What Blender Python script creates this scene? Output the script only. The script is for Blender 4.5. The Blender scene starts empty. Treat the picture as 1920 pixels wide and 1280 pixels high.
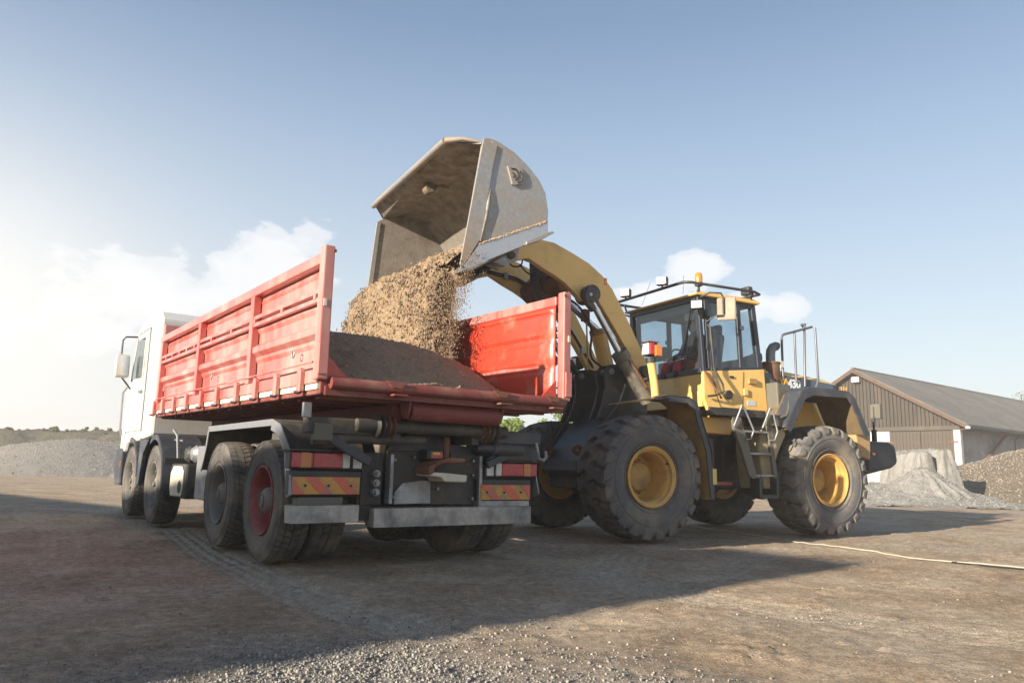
import bpy, bmesh, math, random
import numpy as np
from mathutils import Vector, Matrix, Euler, noise
R_ = math.radians
PI = math.pi
random.seed(7); rng = np.random.default_rng(11)
SC = bpy.context.scene
COL = SC.collection

# ------------------------------------------------------------------ camera
cam_d = bpy.data.cameras.new('camera'); cam = bpy.data.objects.new('camera', cam_d); COL.objects.link(cam)
cam_d.sensor_width = 36.0; cam_d.lens = 1422.226 / 1920 * 36; cam_d.clip_end = 2000; cam_d.clip_start = 0.05
_f = Vector((0, 0.98654786, 0.1634727)); _r = Vector((0.99973494, -0.00376363, 0.0227133)); _u = Vector((-0.02302301, -0.16342937, 0.98628636))
cam.matrix_world = Matrix(((_r.x, _u.x, -_f.x, 0), (_r.y, _u.y, -_f.y, 0), (_r.z, _u.z, -_f.z, 0.8796), (0, 0, 0, 1)))
SC.camera = cam

# ------------------------------------------------------------------ sun, sky, exposure
SUN_EL = 16.0
SUN_AZ = -133.0                        # degrees clockwise from +Y: behind the camera on the left
SUN_STRENGTH = 4.2
SKY_STRENGTH = 0.084
EXPOSURE = 1.52
SC.view_settings.view_transform = 'Standard'; SC.view_settings.look = 'None'
SC.view_settings.exposure = EXPOSURE; SC.view_settings.gamma = 1.0; SC.view_settings.use_curve_mapping = False
try:
    SC.cycles.use_denoising = True
    SC.cycles.max_bounces = 6
    SC.cycles.caustics_reflective = False; SC.cycles.caustics_refractive = False
except Exception: pass
sun_d = bpy.data.lights.new('sun', 'SUN'); sun_d.energy = SUN_STRENGTH; sun_d.angle = R_(0.6); sun_d.color = (1.0, 0.885, 0.73)
sun = bpy.data.objects.new('sun', sun_d); COL.objects.link(sun)
_az = R_(SUN_AZ); _el = R_(SUN_EL)
SUN_DIR = Vector((math.sin(_az) * math.cos(_el), math.cos(_az) * math.cos(_el), math.sin(_el)))   # towards the sun
sun.rotation_euler = SUN_DIR.to_track_quat('Z', 'Y').to_euler()

W = bpy.data.worlds.new('World'); SC.world = W; W.use_nodes = True
wn = W.node_tree; wn.nodes.clear(); WN = wn.nodes.new; WL = wn.links.new
def wmath(op, a, b=None, c=None, clamp=False):
    n = WN('ShaderNodeMath'); n.operation = op; n.use_clamp = clamp
    for i, v in enumerate((a, b, c)):
        if v is None: continue
        if isinstance(v, (int, float)): n.inputs[i].default_value = v
        else: WL(v, n.inputs[i])
    return n.outputs[0]
def wramp(v, stops, interp='EASE'):
    n = WN('ShaderNodeValToRGB'); n.color_ramp.interpolation = interp
    e = n.color_ramp.elements
    while len(e) < len(stops): e.new(0.5)
    for k, (p, c) in enumerate(stops):
        e[k].position = p; e[k].color = c if isinstance(c, tuple) else (c, c, c, 1)
    WL(v, n.inputs[0]); return n.outputs[0]
def wmix(f, a, b):
    n = WN('ShaderNodeMix'); n.data_type = 'RGBA'
    for s, v in ((n.inputs[0], f), (n.inputs[6], a), (n.inputs[7], b)):
        if isinstance(v, (int, float)): s.default_value = v
        elif isinstance(v, tuple): s.default_value = v
        else: WL(v, s)
    return n.outputs[2]
sky = WN('ShaderNodeTexSky'); sky.sky_type = 'NISHITA'; sky.sun_disc = False
sky.sun_elevation = _el; sky.sun_rotation = _az; sky.air_density = 1.15; sky.dust_density = 1.6; sky.ozone_density = 1.6
tc = WN('ShaderNodeTexCoord'); sep = WN('ShaderNodeSeparateXYZ'); WL(tc.outputs['Generated'], sep.inputs[0])
X, Y, Z = sep.outputs
azm = wmath('ARCTAN2', X, Y)           # radians, 0 = ahead, + = right
elv = wmath('ARCSINE', Z)
def blob(az, el, sa, se):              # soft elliptical window on the sky, degrees
    a = wmath('DIVIDE', wmath('SUBTRACT', azm, R_(az)), R_(sa)); b = wmath('DIVIDE', wmath('SUBTRACT', elv, R_(el)), R_(se))
    d = wmath('ADD', wmath('MULTIPLY', a, a), wmath('MULTIPLY', b, b))
    return wmath('POWER', 2.718, wmath('MULTIPLY', d, -1.0))
# cumulus: noise thresholded inside soft windows
nz = WN('ShaderNodeTexNoise'); nz.inputs['Scale'].default_value = 12.0; nz.inputs['Detail'].default_value = 10.0; nz.inputs['Roughness'].default_value = 0.58
mp = WN('ShaderNodeMapping'); mp.inputs['Scale'].default_value = (1, 1, 1.9); WL(tc.outputs['Generated'], mp.inputs[0]); WL(mp.outputs[0], nz.inputs['Vector'])
nzv = nz.outputs[0]
win = None
for az, el, sa, se, g in ((-19, 13.5, 5.5, 3.4, 1.0), (-25, 11.5, 8, 3.4, .95), (-15.0, 16.0, 2.6, 2.2, .75), (-31, 9, 6, 4, .7),
                          (14.0, 14.6, 2.6, 2.4, 1.08), (11.5, 12.6, 4.2, 1.8, .95), (17.6, 12.0, 2.6, 1.6, .85), (20.6, 11.7, 2.6, 1.5, .85), (33, 8.3, 1.6, .6, .5),
                          (62, 12, 12, 3.5, .8), (95, 15, 12, 4, .8), (-75, 16, 14, 5, .9), (150, 14, 16, 4, .8), (-120, 11, 15, 4, .8)):
    b = wmath('MULTIPLY', blob(az, el, sa, se), g)
    win = b if win is None else wmath('MAXIMUM', win, b)
cl = wmath('ADD', win, wmath('MULTIPLY', wmath('MULTIPLY', wmath('SUBTRACT', nzv, 0.5), 2.3), wmath('MULTIPLY', win, 2.5, clamp=True)))
cl = wramp(cl, [(0.42, 0.0), (0.60, 0.70), (0.92, 1.0)])
# thin high veil
n2 = WN('ShaderNodeTexNoise'); n2.inputs['Scale'].default_value = 2.2; n2.inputs['Detail'].default_value = 6.0
mp2 = WN('ShaderNodeMapping'); mp2.inputs['Scale'].default_value = (1, 1, 3.2); WL(tc.outputs['Generated'], mp2.inputs[0]); WL(mp2.outputs[0], n2.inputs['Vector'])
veil = wmath('MULTIPLY', wramp(n2.outputs[0], [(0.42, 0.0), (0.80, 1.0)]), 0.13)
# pale haze towards the horizon, and lens glare painted into the sky at left
hz = wmath('POWER', 2.718, wmath('MULTIPLY', wmath('MAXIMUM', elv, 0.0), -4.6))
glow = blob(-42, 4, 24, 15)
core = blob(-38, 8, 9, 9)
skyc = wmix(veil, sky.outputs[0], (3.2, 3.6, 4.1, 1))
HAZE_COL = (3.2, 3.65, 4.2, 1)
SKYTONE = wramp(wmath('DIVIDE', wmath('ADD', wmath('MULTIPLY', elv, 57.2958), 10.0), 100.0), [(0.0500, (3.354, 3.559, 3.699, 1)), (0.1300, (3.156, 3.455, 3.735, 1)), (0.1900, (2.782, 3.189, 3.593, 1)), (0.2600, (2.165, 2.663, 3.287, 1)), (0.3400, (1.508, 2.038, 2.812, 1)), (0.4200, (0.889, 1.345, 2.114, 1)), (0.5500, (0.472, 0.828, 1.508, 1)), (1.0000, (0.212, 0.472, 1.121, 1))], 'LINEAR')
skyc = wmix(0.80, skyc, SKYTONE)
skyc = wmix(wmath('MULTIPLY', glow, 0.80), skyc, (4.05, 4.0, 3.88, 1))
skyc = wmix(wmath('MULTIPLY', cl, 0.80), skyc, (4.3, 4.3, 4.35, 1))
skyc = wmix(wmath('MULTIPLY', core, 0.7), skyc, (4.9, 4.75, 4.5, 1))
bg = WN('ShaderNodeBackground'); bg.inputs['Strength'].default_value = SKY_STRENGTH; WL(skyc, bg.inputs[0])
wo = WN('ShaderNodeOutputWorld'); WL(bg.outputs[0], wo.inputs[0])

# ------------------------------------------------------------------ materials
def lin(h):
    h = h.lstrip('#'); v = [int(h[i:i+2], 16) / 255 for i in (0, 2, 4)]
    return tuple(c / 12.92 if c <= .04045 else ((c + .055) / 1.055) ** 2.4 for c in v)
def C4(c): return (c[0], c[1], c[2], 1.0)
_M = {}
def mat(name, col, rough=.5, metal=0., dirt=None, amt=.35, scale=3., bump=0., bscale=60., var=.12, coat=0., spec=None, emit=0., streak=False):
    """one procedural paint/metal/rubber: base colour with tone variation, dirt patches, gloss variation and fine relief"""
    if name in _M: return _M[name]
    m = bpy.data.materials.new(name); m.use_nodes = True; nt = m.node_tree; N = nt.nodes.new; K = nt.links.new
    b = nt.nodes['Principled BSDF']; _M[name] = m
    t = N('ShaderNodeTexCoord'); mpn = N('ShaderNodeMapping'); K(t.outputs['Object'], mpn.inputs[0])
    if streak: mpn.inputs['Scale'].default_value = (1, 1, .22)
    n1 = N('ShaderNodeTexNoise'); n1.inputs['Scale'].default_value = scale; n1.inputs['Detail'].default_value = 8; n1.inputs['Roughness'].default_value = .65; K(mpn.outputs[0], n1.inputs['Vector'])
    n2 = N('ShaderNodeTexNoise'); n2.inputs['Scale'].default_value = bscale; n2.inputs['Detail'].default_value = 4; K(t.outputs['Object'], n2.inputs['Vector'])
    def mx(kind, f, a, c):
        q = N('ShaderNodeMix'); q.data_type = 'RGBA'; q.blend_type = kind
        for s, v in ((q.inputs[0], f), (q.inputs[6], a), (q.inputs[7], c)):
            if isinstance(v, (int, float, tuple)): s.default_value = v
            else: K(v, s)
        return q.outputs[2]
    def rp(v, p0, p1, c0, c1):
        q = N('ShaderNodeValToRGB'); e = q.color_ramp.elements; e[0].position = p0; e[1].position = p1; e[0].color = (c0, c0, c0, 1); e[1].color = (c1, c1, c1, 1); K(v, q.inputs[0]); return q.outputs[0]
    base = mx('MULTIPLY', 1.0, C4(col), rp(n2.outputs[0], .3, .7, 1 - var, 1 + var * .3))
    f = None
    if dirt is not None:
        f = rp(n1.outputs[0], .62 - amt * .45, .78 - amt * .25, 0, min(1, .35 + amt))
        base = mx('MIX', f, base, C4(dirt))
    K(base, b.inputs['Base Color'])
    r = N('ShaderNodeMath'); r.operation = 'MULTIPLY_ADD'; K(n1.outputs[0], r.inputs[0]); r.inputs[1].default_value = .35; r.inputs[2].default_value = max(0.02, rough - .17); r.use_clamp = True
    ro = r.outputs[0]
    if f is not None:
        r2 = N('ShaderNodeMath'); r2.operation = 'MULTIPLY_ADD'; K(f, r2.inputs[0]); r2.inputs[1].default_value = .4; K(ro, r2.inputs[2]); r2.use_clamp = True; ro = r2.outputs[0]
    K(ro, b.inputs['Roughness'])
    b.inputs['Metallic'].default_value = metal
    if coat: b.inputs['Coat Weight'].default_value = coat; b.inputs['Coat Roughness'].default_value = .12
    if spec is not None: b.inputs['Specular IOR Level'].default_value = spec
    if bump:
        bp = N('ShaderNodeBump'); bp.inputs['Strength'].default_value = 1.0; bp.inputs['Distance'].default_value = bump
        ad = N('ShaderNodeMath'); ad.operation = 'ADD'; K(n2.outputs[0], ad.inputs[0]); K(n1.outputs[0], ad.inputs[1]); K(ad.outputs[0], bp.inputs['Height']); K(bp.outputs[0], b.inputs['Normal'])
    if emit: b.inputs['Emission Color'].default_value = C4(col); b.inputs['Emission Strength'].default_value = emit
    return m
DUST = (.34, .27, .19)
MUD = (.15, .115, .08)
red = mat('red_paint_flare_wash', (.50, .105, .085), .34, dirt=(.46, .31, .27), amt=.46, scale=2.2, bump=.0012, bscale=9, coat=.5, streak=True)  # pale pinkish base and patches put the lens flare's wash into the colour
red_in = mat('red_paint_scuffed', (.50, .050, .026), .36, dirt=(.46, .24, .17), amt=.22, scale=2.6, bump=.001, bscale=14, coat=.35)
red_dull = mat('dull_red_steel', (.20, .045, .038), .6, dirt=(.28, .17, .12), amt=.3, scale=4, bump=.0005)
yel = mat('yellow_paint', (.82, .52, .15), .40, dirt=(.42, .29, .13), amt=.16, scale=2.2, var=.08, bump=.0006, coat=.25)
yel_d = mat('yellow_paint_grimy', (.50, .30, .075), .55, dirt=(.20, .14, .075), amt=.42, scale=3.5, var=.15, bump=.001)
yel_rim = mat('yellow_rim', (.70, .40, .10), .5, dirt=(.32, .21, .11), amt=.34, scale=5, var=.12, bump=.001)
blk = mat('black_frame_steel', (.022, .022, .024), .55, dirt=(.10, .08, .06), amt=.3, scale=4, bump=.0015)
blk_dusty = mat('dusty_black_steel', (.060, .056, .052), .65, dirt=(.19, .16, .12), amt=.40, scale=3.5, bump=.002)
olive = mat('dusty_dark_panel', (.12, .115, .095), .6, dirt=(.20, .17, .12), amt=.3, scale=3, bump=.0008)
greyp = mat('grey_fender_plastic', (.042, .048, .062), .5, dirt=(.17, .15, .13), amt=.28, scale=3, bump=.0008)
steel = mat('bucket_steel', (.36, .355, .345), .45, metal=.5, dirt=(.33, .25, .17), amt=.42, scale=1.6, var=.18, bump=.0015, bscale=24)
steel_in = mat('bucket_inner_steel', (.30, .275, .24), .55, metal=.3, dirt=(.15, .115, .08), amt=.46, scale=5.5, var=.25, bump=.003, bscale=40)
alum = mat('galvanised_metal', (.33, .345, .37), .4, metal=.6, dirt=(.20, .175, .14), amt=.38, scale=4, bump=.0008)
chrome = mat('polished_rod', (.72, .72, .74), .18, metal=1., dirt=(.3, .28, .26), amt=.08, scale=8)
rubber_l = mat('loader_tyre_rubber', (.125, .124, .126), .82, dirt=(.26, .22, .165), amt=.44, scale=2.6, var=.22, bump=.003, bscale=55, spec=.25)
rubber_t = mat('truck_tyre_rubber', (.085, .082, .08), .74, dirt=(.24, .20, .15), amt=.48, scale=3.5, var=.2, bump=.002, bscale=70, spec=.3)
rubber = mat('black_rubber', (.022, .022, .022), .6, bump=.0006)
plastic = mat('black_plastic', (.035, .035, .037), .5, dirt=(.16, .13, .10), amt=.25, scale=4, bump=.0008)
white = mat('white_cab_paint', (.60, .60, .575), .3, dirt=(.45, .40, .33), amt=.22, scale=3, coat=.4)
rim_grey = mat('dusty_grey_rim', (.17, .16, .15), .6, metal=.2, dirt=(.24, .20, .155), amt=.4, scale=7, bump=.0015)
rim_red = mat('red_rim', (.26, .04, .04), .55, dirt=(.22, .15, .12), amt=.42, scale=6, bump=.001)
rust = mat('rusty_steel', (.20, .085, .05), .75, dirt=(.10, .05, .035), amt=.4, scale=6, bump=.002)
canm = mat('heat_brown_can', (.22, .12, .075), .5, metal=.4, dirt=(.1, .06, .045), amt=.3, scale=5)
navy = mat('navy_counterweight', (.012, .016, .026), .42, dirt=(.07, .065, .06), amt=.12, scale=3, bump=.001)
bluegrey = mat('blue_grey_stripe', (.085, .115, .165), .42, dirt=(.2, .17, .14), amt=.15, scale=3)
amber = mat('amber_lens', (.80, .22, .02), .2, coat=.6, var=.2, bscale=30)
redlens = mat('red_lens', (.42, .02, .03), .25, coat=.5, dirt=(.25, .10, .09), amt=.2, scale=10)
orlens = mat('orange_lens', (.55, .17, .02), .25, coat=.5, dirt=(.3, .16, .09), amt=.2, scale=10)
whlens = mat('clear_lens', (.62, .62, .60), .2, coat=.5, dirt=(.38, .34, .30), amt=.2, scale=12)
rfl_o = mat('reflective_orange', (.60, .30, .06), .4, dirt=(.28, .2, .12), amt=.42, scale=9)
rfl_r = mat('reflective_red', (.68, .13, .07), .4, dirt=(.36, .2, .15), amt=.42, scale=9)
lettw = mat('white_lettering', (.80, .80, .80), .4)
letty = mat('yellow_lettering', (.78, .42, .04), .4)
cream = mat('cream_cap', (.62, .58, .46), .45, dirt=(.3, .27, .2), amt=.2)
seatm = mat('blue_black_seat', (.035, .05, .09), .8)
def glassm(name, tint, alpha_mix=.55, rough=.03):
    m = bpy.data.materials.new(name); m.use_nodes = True; nt = m.node_tree; nt.nodes.clear(); N = nt.nodes.new; K = nt.links.new
    tr = N('ShaderNodeBsdfTransparent'); tr.inputs[0].default_value = C4(tint)
    gl = N('ShaderNodeBsdfGlossy'); gl.inputs['Roughness'].default_value = rough; gl.inputs[0].default_value = (.9, .93, .95, 1)
    df = N('ShaderNodeBsdfDiffuse'); df.inputs[0].default_value = (.32, .34, .34, 1)
    ge = N('ShaderNodeNewGeometry'); dt = N('ShaderNodeVectorMath'); dt.operation = 'DOT_PRODUCT'; K(ge.outputs['Incoming'], dt.inputs[0]); K(ge.outputs['Normal'], dt.inputs[1])
    ab = N('ShaderNodeMath'); ab.operation = 'ABSOLUTE'; K(dt.outputs['Value'], ab.inputs[0]); om = N('ShaderNodeMath'); om.operation = 'SUBTRACT'; om.inputs[0].default_value = 1.0; K(ab.outputs[0], om.inputs[1])
    pw = N('ShaderNodeMath'); pw.operation = 'POWER'; K(om.outputs[0], pw.inputs[0]); pw.inputs[1].default_value = 4.5
    ad = N('ShaderNodeMath'); ad.operation = 'MULTIPLY_ADD'; K(pw.outputs[0], ad.inputs[0]); ad.inputs[1].default_value = .95; ad.inputs[2].default_value = .07; ad.use_clamp = True
    t = N('ShaderNodeTexCoord'); nn = N('ShaderNodeTexNoise'); nn.inputs['Scale'].default_value = 3; nn.inputs['Detail'].default_value = 6; K(t.outputs['Object'], nn.inputs['Vector'])
    f0 = N('ShaderNodeMath'); f0.operation = 'MULTIPLY'; K(nn.outputs[0], f0.inputs[0]); f0.inputs[1].default_value = alpha_mix
    m1 = N('ShaderNodeMixShader'); K(f0.outputs[0], m1.inputs[0]); K(tr.outputs[0], m1.inputs[1]); K(df.outputs[0], m1.inputs[2])
    m2 = N('ShaderNodeMixShader'); K(ad.outputs[0], m2.inputs[0]); K(m1.outputs[0], m2.inputs[1]); K(gl.outputs[0], m2.inputs[2])
    o = N('ShaderNodeOutputMaterial'); K(m2.outputs[0], o.inputs[0]); return m
glass = glassm('cab_glass', (.66, .77, .83), .20)
glass_t = glassm('truck_glass', (.35, .42, .42), .25)
mirrorm = mat('mirror_glass', (.8, .82, .83), .05, metal=1.)

# ------------------------------------------------------------------ mesh helpers
class MB:
    def __init__(s): s.v = []; s.f = []; s.xf = None
    def add(s, vs, fs):
        n = len(s.v); s.v += [tuple(p) for p in vs]; s.f += [tuple(i + n for i in f) for f in fs]; return s
    def box(s, x0, x1, y0, y1, z0, z1):
        v = [(x, y, z) for x in (x0, x1) for y in (y0, y1) for z in (z0, z1)]
        return s.add(v, [(0, 1, 3, 2), (4, 6, 7, 5), (0, 4, 5, 1), (2, 3, 7, 6), (0, 2, 6, 4), (1, 5, 7, 3)])
    def obox(s, c, size, rot=(0, 0, 0)):
        M = Euler(rot).to_matrix(); c = Vector(c); h = Vector(size) / 2
        v = [c + M @ Vector((i * h.x, j * h.y, k * h.z)) for i in (-1, 1) for j in (-1, 1) for k in (-1, 1)]
        return s.add(v, [(0, 1, 3, 2), (4, 6, 7, 5), (0, 4, 5, 1), (2, 3, 7, 6), (0, 2, 6, 4), (1, 5, 7, 3)])
    def prism(s, pts, a0, a1, axis='y'):
        """polygon pts extruded along axis from a0 to a1; pts are the two other coordinates in xyz order"""
        n = len(pts)
        def mk(p, a):
            return {'y': (p[0], a, p[1]), 'x': (a, p[0], p[1]), 'z': (p[0], p[1], a)}[axis]
        v = [mk(p, a0) for p in pts] + [mk(p, a1) for p in pts]
        f = [tuple(range(n)), tuple(range(2 * n - 1, n - 1, -1))] + [(i, i + n, (i + 1) % n + n, (i + 1) % n) for i in range(n)]
        return s.add(v, f)
    def tube(s, path, r, n=8, cap=True, closed=False):
        P = [Vector(p) for p in path]; m = len(P); rr = r if isinstance(r, (list, tuple)) else [r] * m
        vs = []; up = None
        for i in range(m):
            d = ((P[(i + 1) % m] - P[i - 1]) if closed else (P[min(i + 1, m - 1)] - P[max(i - 1, 0)]))
            if d.length < 1e-9: d = Vector((0, 0, 1))
            d.normalize()
            if up is None:
                up = Vector((0, 0, 1)) if abs(d.z) < .9 else Vector((1, 0, 0))
            a = d.cross(up)
            if a.length < 1e-6: a = d.orthogonal()
            a.normalize(); b = a.cross(d).normalized(); up = b
            for k in range(n):
                t = 2 * PI * k / n; vs.append(P[i] + a * (rr[i] * math.cos(t)) + b * (rr[i] * math.sin(t)))
        fs = []
        for i in range(m if closed else m - 1):
            for k in range(n):
                j = (i + 1) % m
                fs.append((i * n + k, i * n + (k + 1) % n, j * n + (k + 1) % n, j * n + k))
        if cap and not closed: fs += [tuple(range(n - 1, -1, -1)), tuple(range((m - 1) * n, m * n))]
        return s.add(vs, fs)
    def cyl(s, p0, p1, r, n=20, r1=None): return s.tube([p0, p1], [r, r if r1 is None else r1], n)
    def lathe(s, prof, c=(0, 0, 0), axis='y', n=40, close=False):
        """prof = [(radius, along)]"""
        vs = []
        for r, a in prof:
            for k in range(n):
                t = 2 * PI * k / n; u, w = r * math.cos(t), r * math.sin(t)
                vs.append({'y': (c[0] + u, c[1] + a, c[2] + w), 'x': (c[0] + a, c[1] + u, c[2] + w), 'z': (c[0] + u, c[1] + w, c[2] + a)}[axis])
        m = len(prof); fs = []
        for i in range(m if close else m - 1):
            for k in range(n): fs.append((i * n + k, i * n + (k + 1) % n, ((i + 1) % m) * n + (k + 1) % n, ((i + 1) % m) * n + k))
        return s.add(vs, fs)
    def strip(s, pts, a0, a1, th, axis='y', close=False):
        """bent sheet: open profile pts (2-D) with thickness th (towards its left normal), extruded"""
        P = [Vector(p) for p in pts]; m = len(P); off = []
        for i in range(m):
            d = (P[min(i + 1, m - 1)] - P[max(i - 1, 0)]).normalized(); off.append(P[i] + Vector((-d.y, d.x)) * th)
        n = len(s.v)
        for i in range(m - 1):
            s.prism([tuple(P[i]), tuple(P[i + 1]), tuple(off[i + 1]), tuple(off[i])], a0, a1, axis)
        return s
    def build(s, name, m, parent=None, bevel=0., smooth=False, loc=None, rot=None, label=None, weld=False):
        me = bpy.data.meshes.new(name); me.from_pydata(s.v, [], s.f); me.validate()
        bm = bmesh.new(); bm.from_mesh(me)
        if weld: bmesh.ops.remove_doubles(bm, verts=bm.verts, dist=1e-4)
        bmesh.ops.recalc_face_normals(bm, faces=bm.faces); bm.to_mesh(me); bm.free()
        if m is not None: me.materials.append(m)
        o = bpy.data.objects.new(name, me); COL.objects.link(o)
        if parent: o.parent = parent
        if loc: o.location = loc
        if rot: o.rotation_euler = rot
        if smooth: shade(o, smooth if smooth is not True else 40)
        if bevel:
            b = o.modifiers.new('bevel', 'BEVEL'); b.width = bevel; b.segments = 2; b.limit_method = 'ANGLE'; b.angle_limit = R_(35); b.harden_normals = False
        if label: o['label'] = label
        return o
def shade(o, ang=40):
    me = o.data
    me.polygons.foreach_set('use_smooth', [True] * len(me.polygons))
    bm = bmesh.new(); bm.from_mesh(me)
    for e in bm.edges:
        if len(e.link_faces) == 2 and e.calc_face_angle(0) > R_(ang): e.smooth = False
    bm.to_mesh(me); bm.free()
def np_mesh(name, V, F, m, parent=None, smooth=False, kind=None):
    """big mesh from numpy arrays; F is (n,3) or (n,4)"""
    me = bpy.data.meshes.new(name); V = np.asarray(V, np.float32); F = np.asarray(F, np.int32)
    me.vertices.add(len(V)); me.vertices.foreach_set('co', V.ravel())
    k = F.shape[1]; me.loops.add(F.size); me.loops.foreach_set('vertex_index', F.ravel())
    me.polygons.add(len(F)); me.polygons.foreach_set('loop_start', np.arange(0, F.size, k, dtype=np.int32)); me.polygons.foreach_set('loop_total', np.full(len(F), k, np.int32))
    if smooth: me.polygons.foreach_set('use_smooth', np.ones(len(F), bool))
    me.update(calc_edges=True); me.validate()
    for mm in (m if isinstance(m, (list, tuple)) else [m]): me.materials.append(mm)
    o = bpy.data.objects.new(name, me); COL.objects.link(o)
    if parent: o.parent = parent
    if kind: o['kind'] = kind
    return o
def thing(name, label, cat, loc=(0, 0, 0), rz=0., group=None):
    o = bpy.data.objects.new(name, None); COL.objects.link(o); o.location = loc; o.rotation_euler = (0, 0, rz); o.empty_display_size = .3
    o['label'] = label; o['category'] = cat
    if group: o['group'] = group
    return o
def tag(o, label, cat, group=None):
    o['label'] = label; o['category'] = cat
    if group: o['group'] = group
    return o
def clone(o, parent, loc=None, rot=None):
    c = o.copy(); COL.objects.link(c); c.parent = parent
    if loc is not None: c.location = loc
    if rot is not None: c.rotation_euler = rot
    for ch in list(o.children):
        d = ch.copy(); COL.objects.link(d); d.parent = c
    return c
def text_mesh(name, s, size, m, parent, loc, rot, ext=.004, bold=.0):
    cu = bpy.data.curves.new(name, 'FONT'); cu.body = s; cu.size = size; cu.extrude = ext; cu.offset = bold
    tmp = bpy.data.objects.new(name, cu); COL.objects.link(tmp)
    bpy.context.view_layer.update()
    me = bpy.data.meshes.new_from_object(tmp.evaluated_get(bpy.context.evaluated_depsgraph_get()))
    bpy.data.objects.remove(tmp); me.name = name; me.materials.clear(); me.materials.append(m)
    o = bpy.data.objects.new(name, me); COL.objects.link(o); o.parent = parent; o.location = loc; o.rotation_euler = rot
    return o
# value noise in numpy (fractal), for terrain, heaps and foliage
def vnoise(x, y, seed=0):
    xi = np.floor(x).astype(np.int64); yi = np.floor(y).astype(np.int64); fx = x - xi; fy = y - yi
    fx = fx * fx * (3 - 2 * fx); fy = fy * fy * (3 - 2 * fy)
    def h(a, b):
        n = (a * 374761393 + b * 668265263 + seed * 974711) & 0xffffffff
        n = ((n ^ (n >> 13)) * 1274126177) & 0xffffffff
        return ((n ^ (n >> 16)) & 0xffff) / 65535.0
    return (h(xi, yi) * (1 - fx) + h(xi + 1, yi) * fx) * (1 - fy) + (h(xi, yi + 1) * (1 - fx) + h(xi + 1, yi + 1) * fx) * fy
def fbm(x, y, oct=5, seed=0, gain=.5):
    a = 1.; s = 0.; t = 0.
    for o in range(oct):
        s = s + a * vnoise(x * 2 ** o, y * 2 ** o, seed + o); t += a; a *= gain
    return s / t - .5
_rock = None
def rocks(P, S, seed=1):
    """many small angular stones: P (n,3) centres, S (n,) sizes -> V, F"""
    r = np.random.default_rng(seed)
    t = (1 + 5 ** .5) / 2
    base = np.array([(-1, t, 0), (1, t, 0), (-1, -t, 0), (1, -t, 0), (0, -1, t), (0, 1, t), (0, -1, -t), (0, 1, -t), (t, 0, -1), (t, 0, 1), (-t, 0, -1), (-t, 0, 1)]) / 1.9
    F = np.array([(0, 11, 5), (0, 5, 1), (0, 1, 7), (0, 7, 10), (0, 10, 11), (1, 5, 9), (5, 11, 4), (11, 10, 2), (10, 7, 6), (7, 1, 8), (3, 9, 4), (3, 4, 2), (3, 2, 6), (3, 6, 8), (3, 8, 9), (4, 9, 5), (2, 4, 11), (6, 2, 10), (8, 6, 7), (9, 8, 1)])
    n = len(P); V = base[None] * (1 + r.uniform(-.28, .28, (n, 12, 1))) * r.uniform(.6, 1.15, (n, 1, 3))
    a = r.uniform(0, 2 * PI, n); b = r.uniform(0, 2 * PI, n)
    ca, sa, cb, sb = np.cos(a), np.sin(a), np.cos(b), np.sin(b); z = np.zeros(n); o = np.ones(n)
    Rz = np.stack([ca, -sa, z, sa, ca, z, z, z, o], 1).reshape(n, 3, 3); Rx = np.stack([o, z, z, z, cb, -sb, z, sb, cb], 1).reshape(n, 3, 3)
    V = np.einsum('nij,nkj->nki', Rz @ Rx, V) * (S[:, None, None] * .5) + P[:, None]
    FF = (F[None] + (np.arange(n) * 12)[:, None, None]).reshape(-1, 3)
    return V.reshape(-1, 3), FF
# ================================================================== GROUND
def pathdist(x, y, path):
    """distance to a polyline and signed side offset"""
    best = np.full(x.shape, 1e9); side = np.zeros(x.shape); along = np.zeros(x.shape); acc = 0.
    for (ax, ay), (bx, by) in zip(path[:-1], path[1:]):
        dx, dy = bx - ax, by - ay; L = math.hypot(dx, dy)
        t = np.clip(((x - ax) * dx + (y - ay) * dy) / (L * L), 0, 1)
        px, py = x - (ax + t * dx), y - (ay + t * dy); d = np.hypot(px, py)
        sgn = (px * -dy + py * dx) / L
        k = d < best; best = np.where(k, d, best); side = np.where(k, sgn, side); along = np.where(k, acc + t * L, along); acc += L
    return best, side, along
TRACKS = [([(-7.2, 13.6), (-4.3, 10.2), (-2.9, 7.7), (-1.85, 6.1), (-1.25, 5.25), (-.75, 4.7), (-.35, 4.35)], .26, 1.0),
          ([(-8.4, 13.2), (-5.5, 9.6), (-4.2, 7.4), (-3.3, 5.4)], .26, .45),
          ([(1.2, 8.1), (.9, 6.8), (1.4, 5.6), (2.6, 4.6), (4.5, 3.9)], .34, .55),
          ([(6.5, 13.5), (3.0, 9.0), (1.8, 6.8), (.2, 4.8)], .30, .40),
          ([(5.5, 9.5), (8.5, 12.5), (13, 18)], .35, .45)]
def trackmask(x, y):
    m = np.zeros(x.shape); g = np.zeros(x.shape)
    for p, w, a in TRACKS:
        d, s, al = pathdist(x, y, p)
        edge = np.clip((w - d) / .09, 0, 1) * a * (0.55 + .9 * np.clip(fbm(x * 1.3, y * 1.3, 3, 5) + .5, 0, 1))
        rib = .5 + .5 * np.sin(s * 2 * PI / .11 + .8 * np.sin(al * 14))
        m = np.maximum(m, edge); g = g - edge * (.024 * rib + .006)
    return m, g
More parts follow.
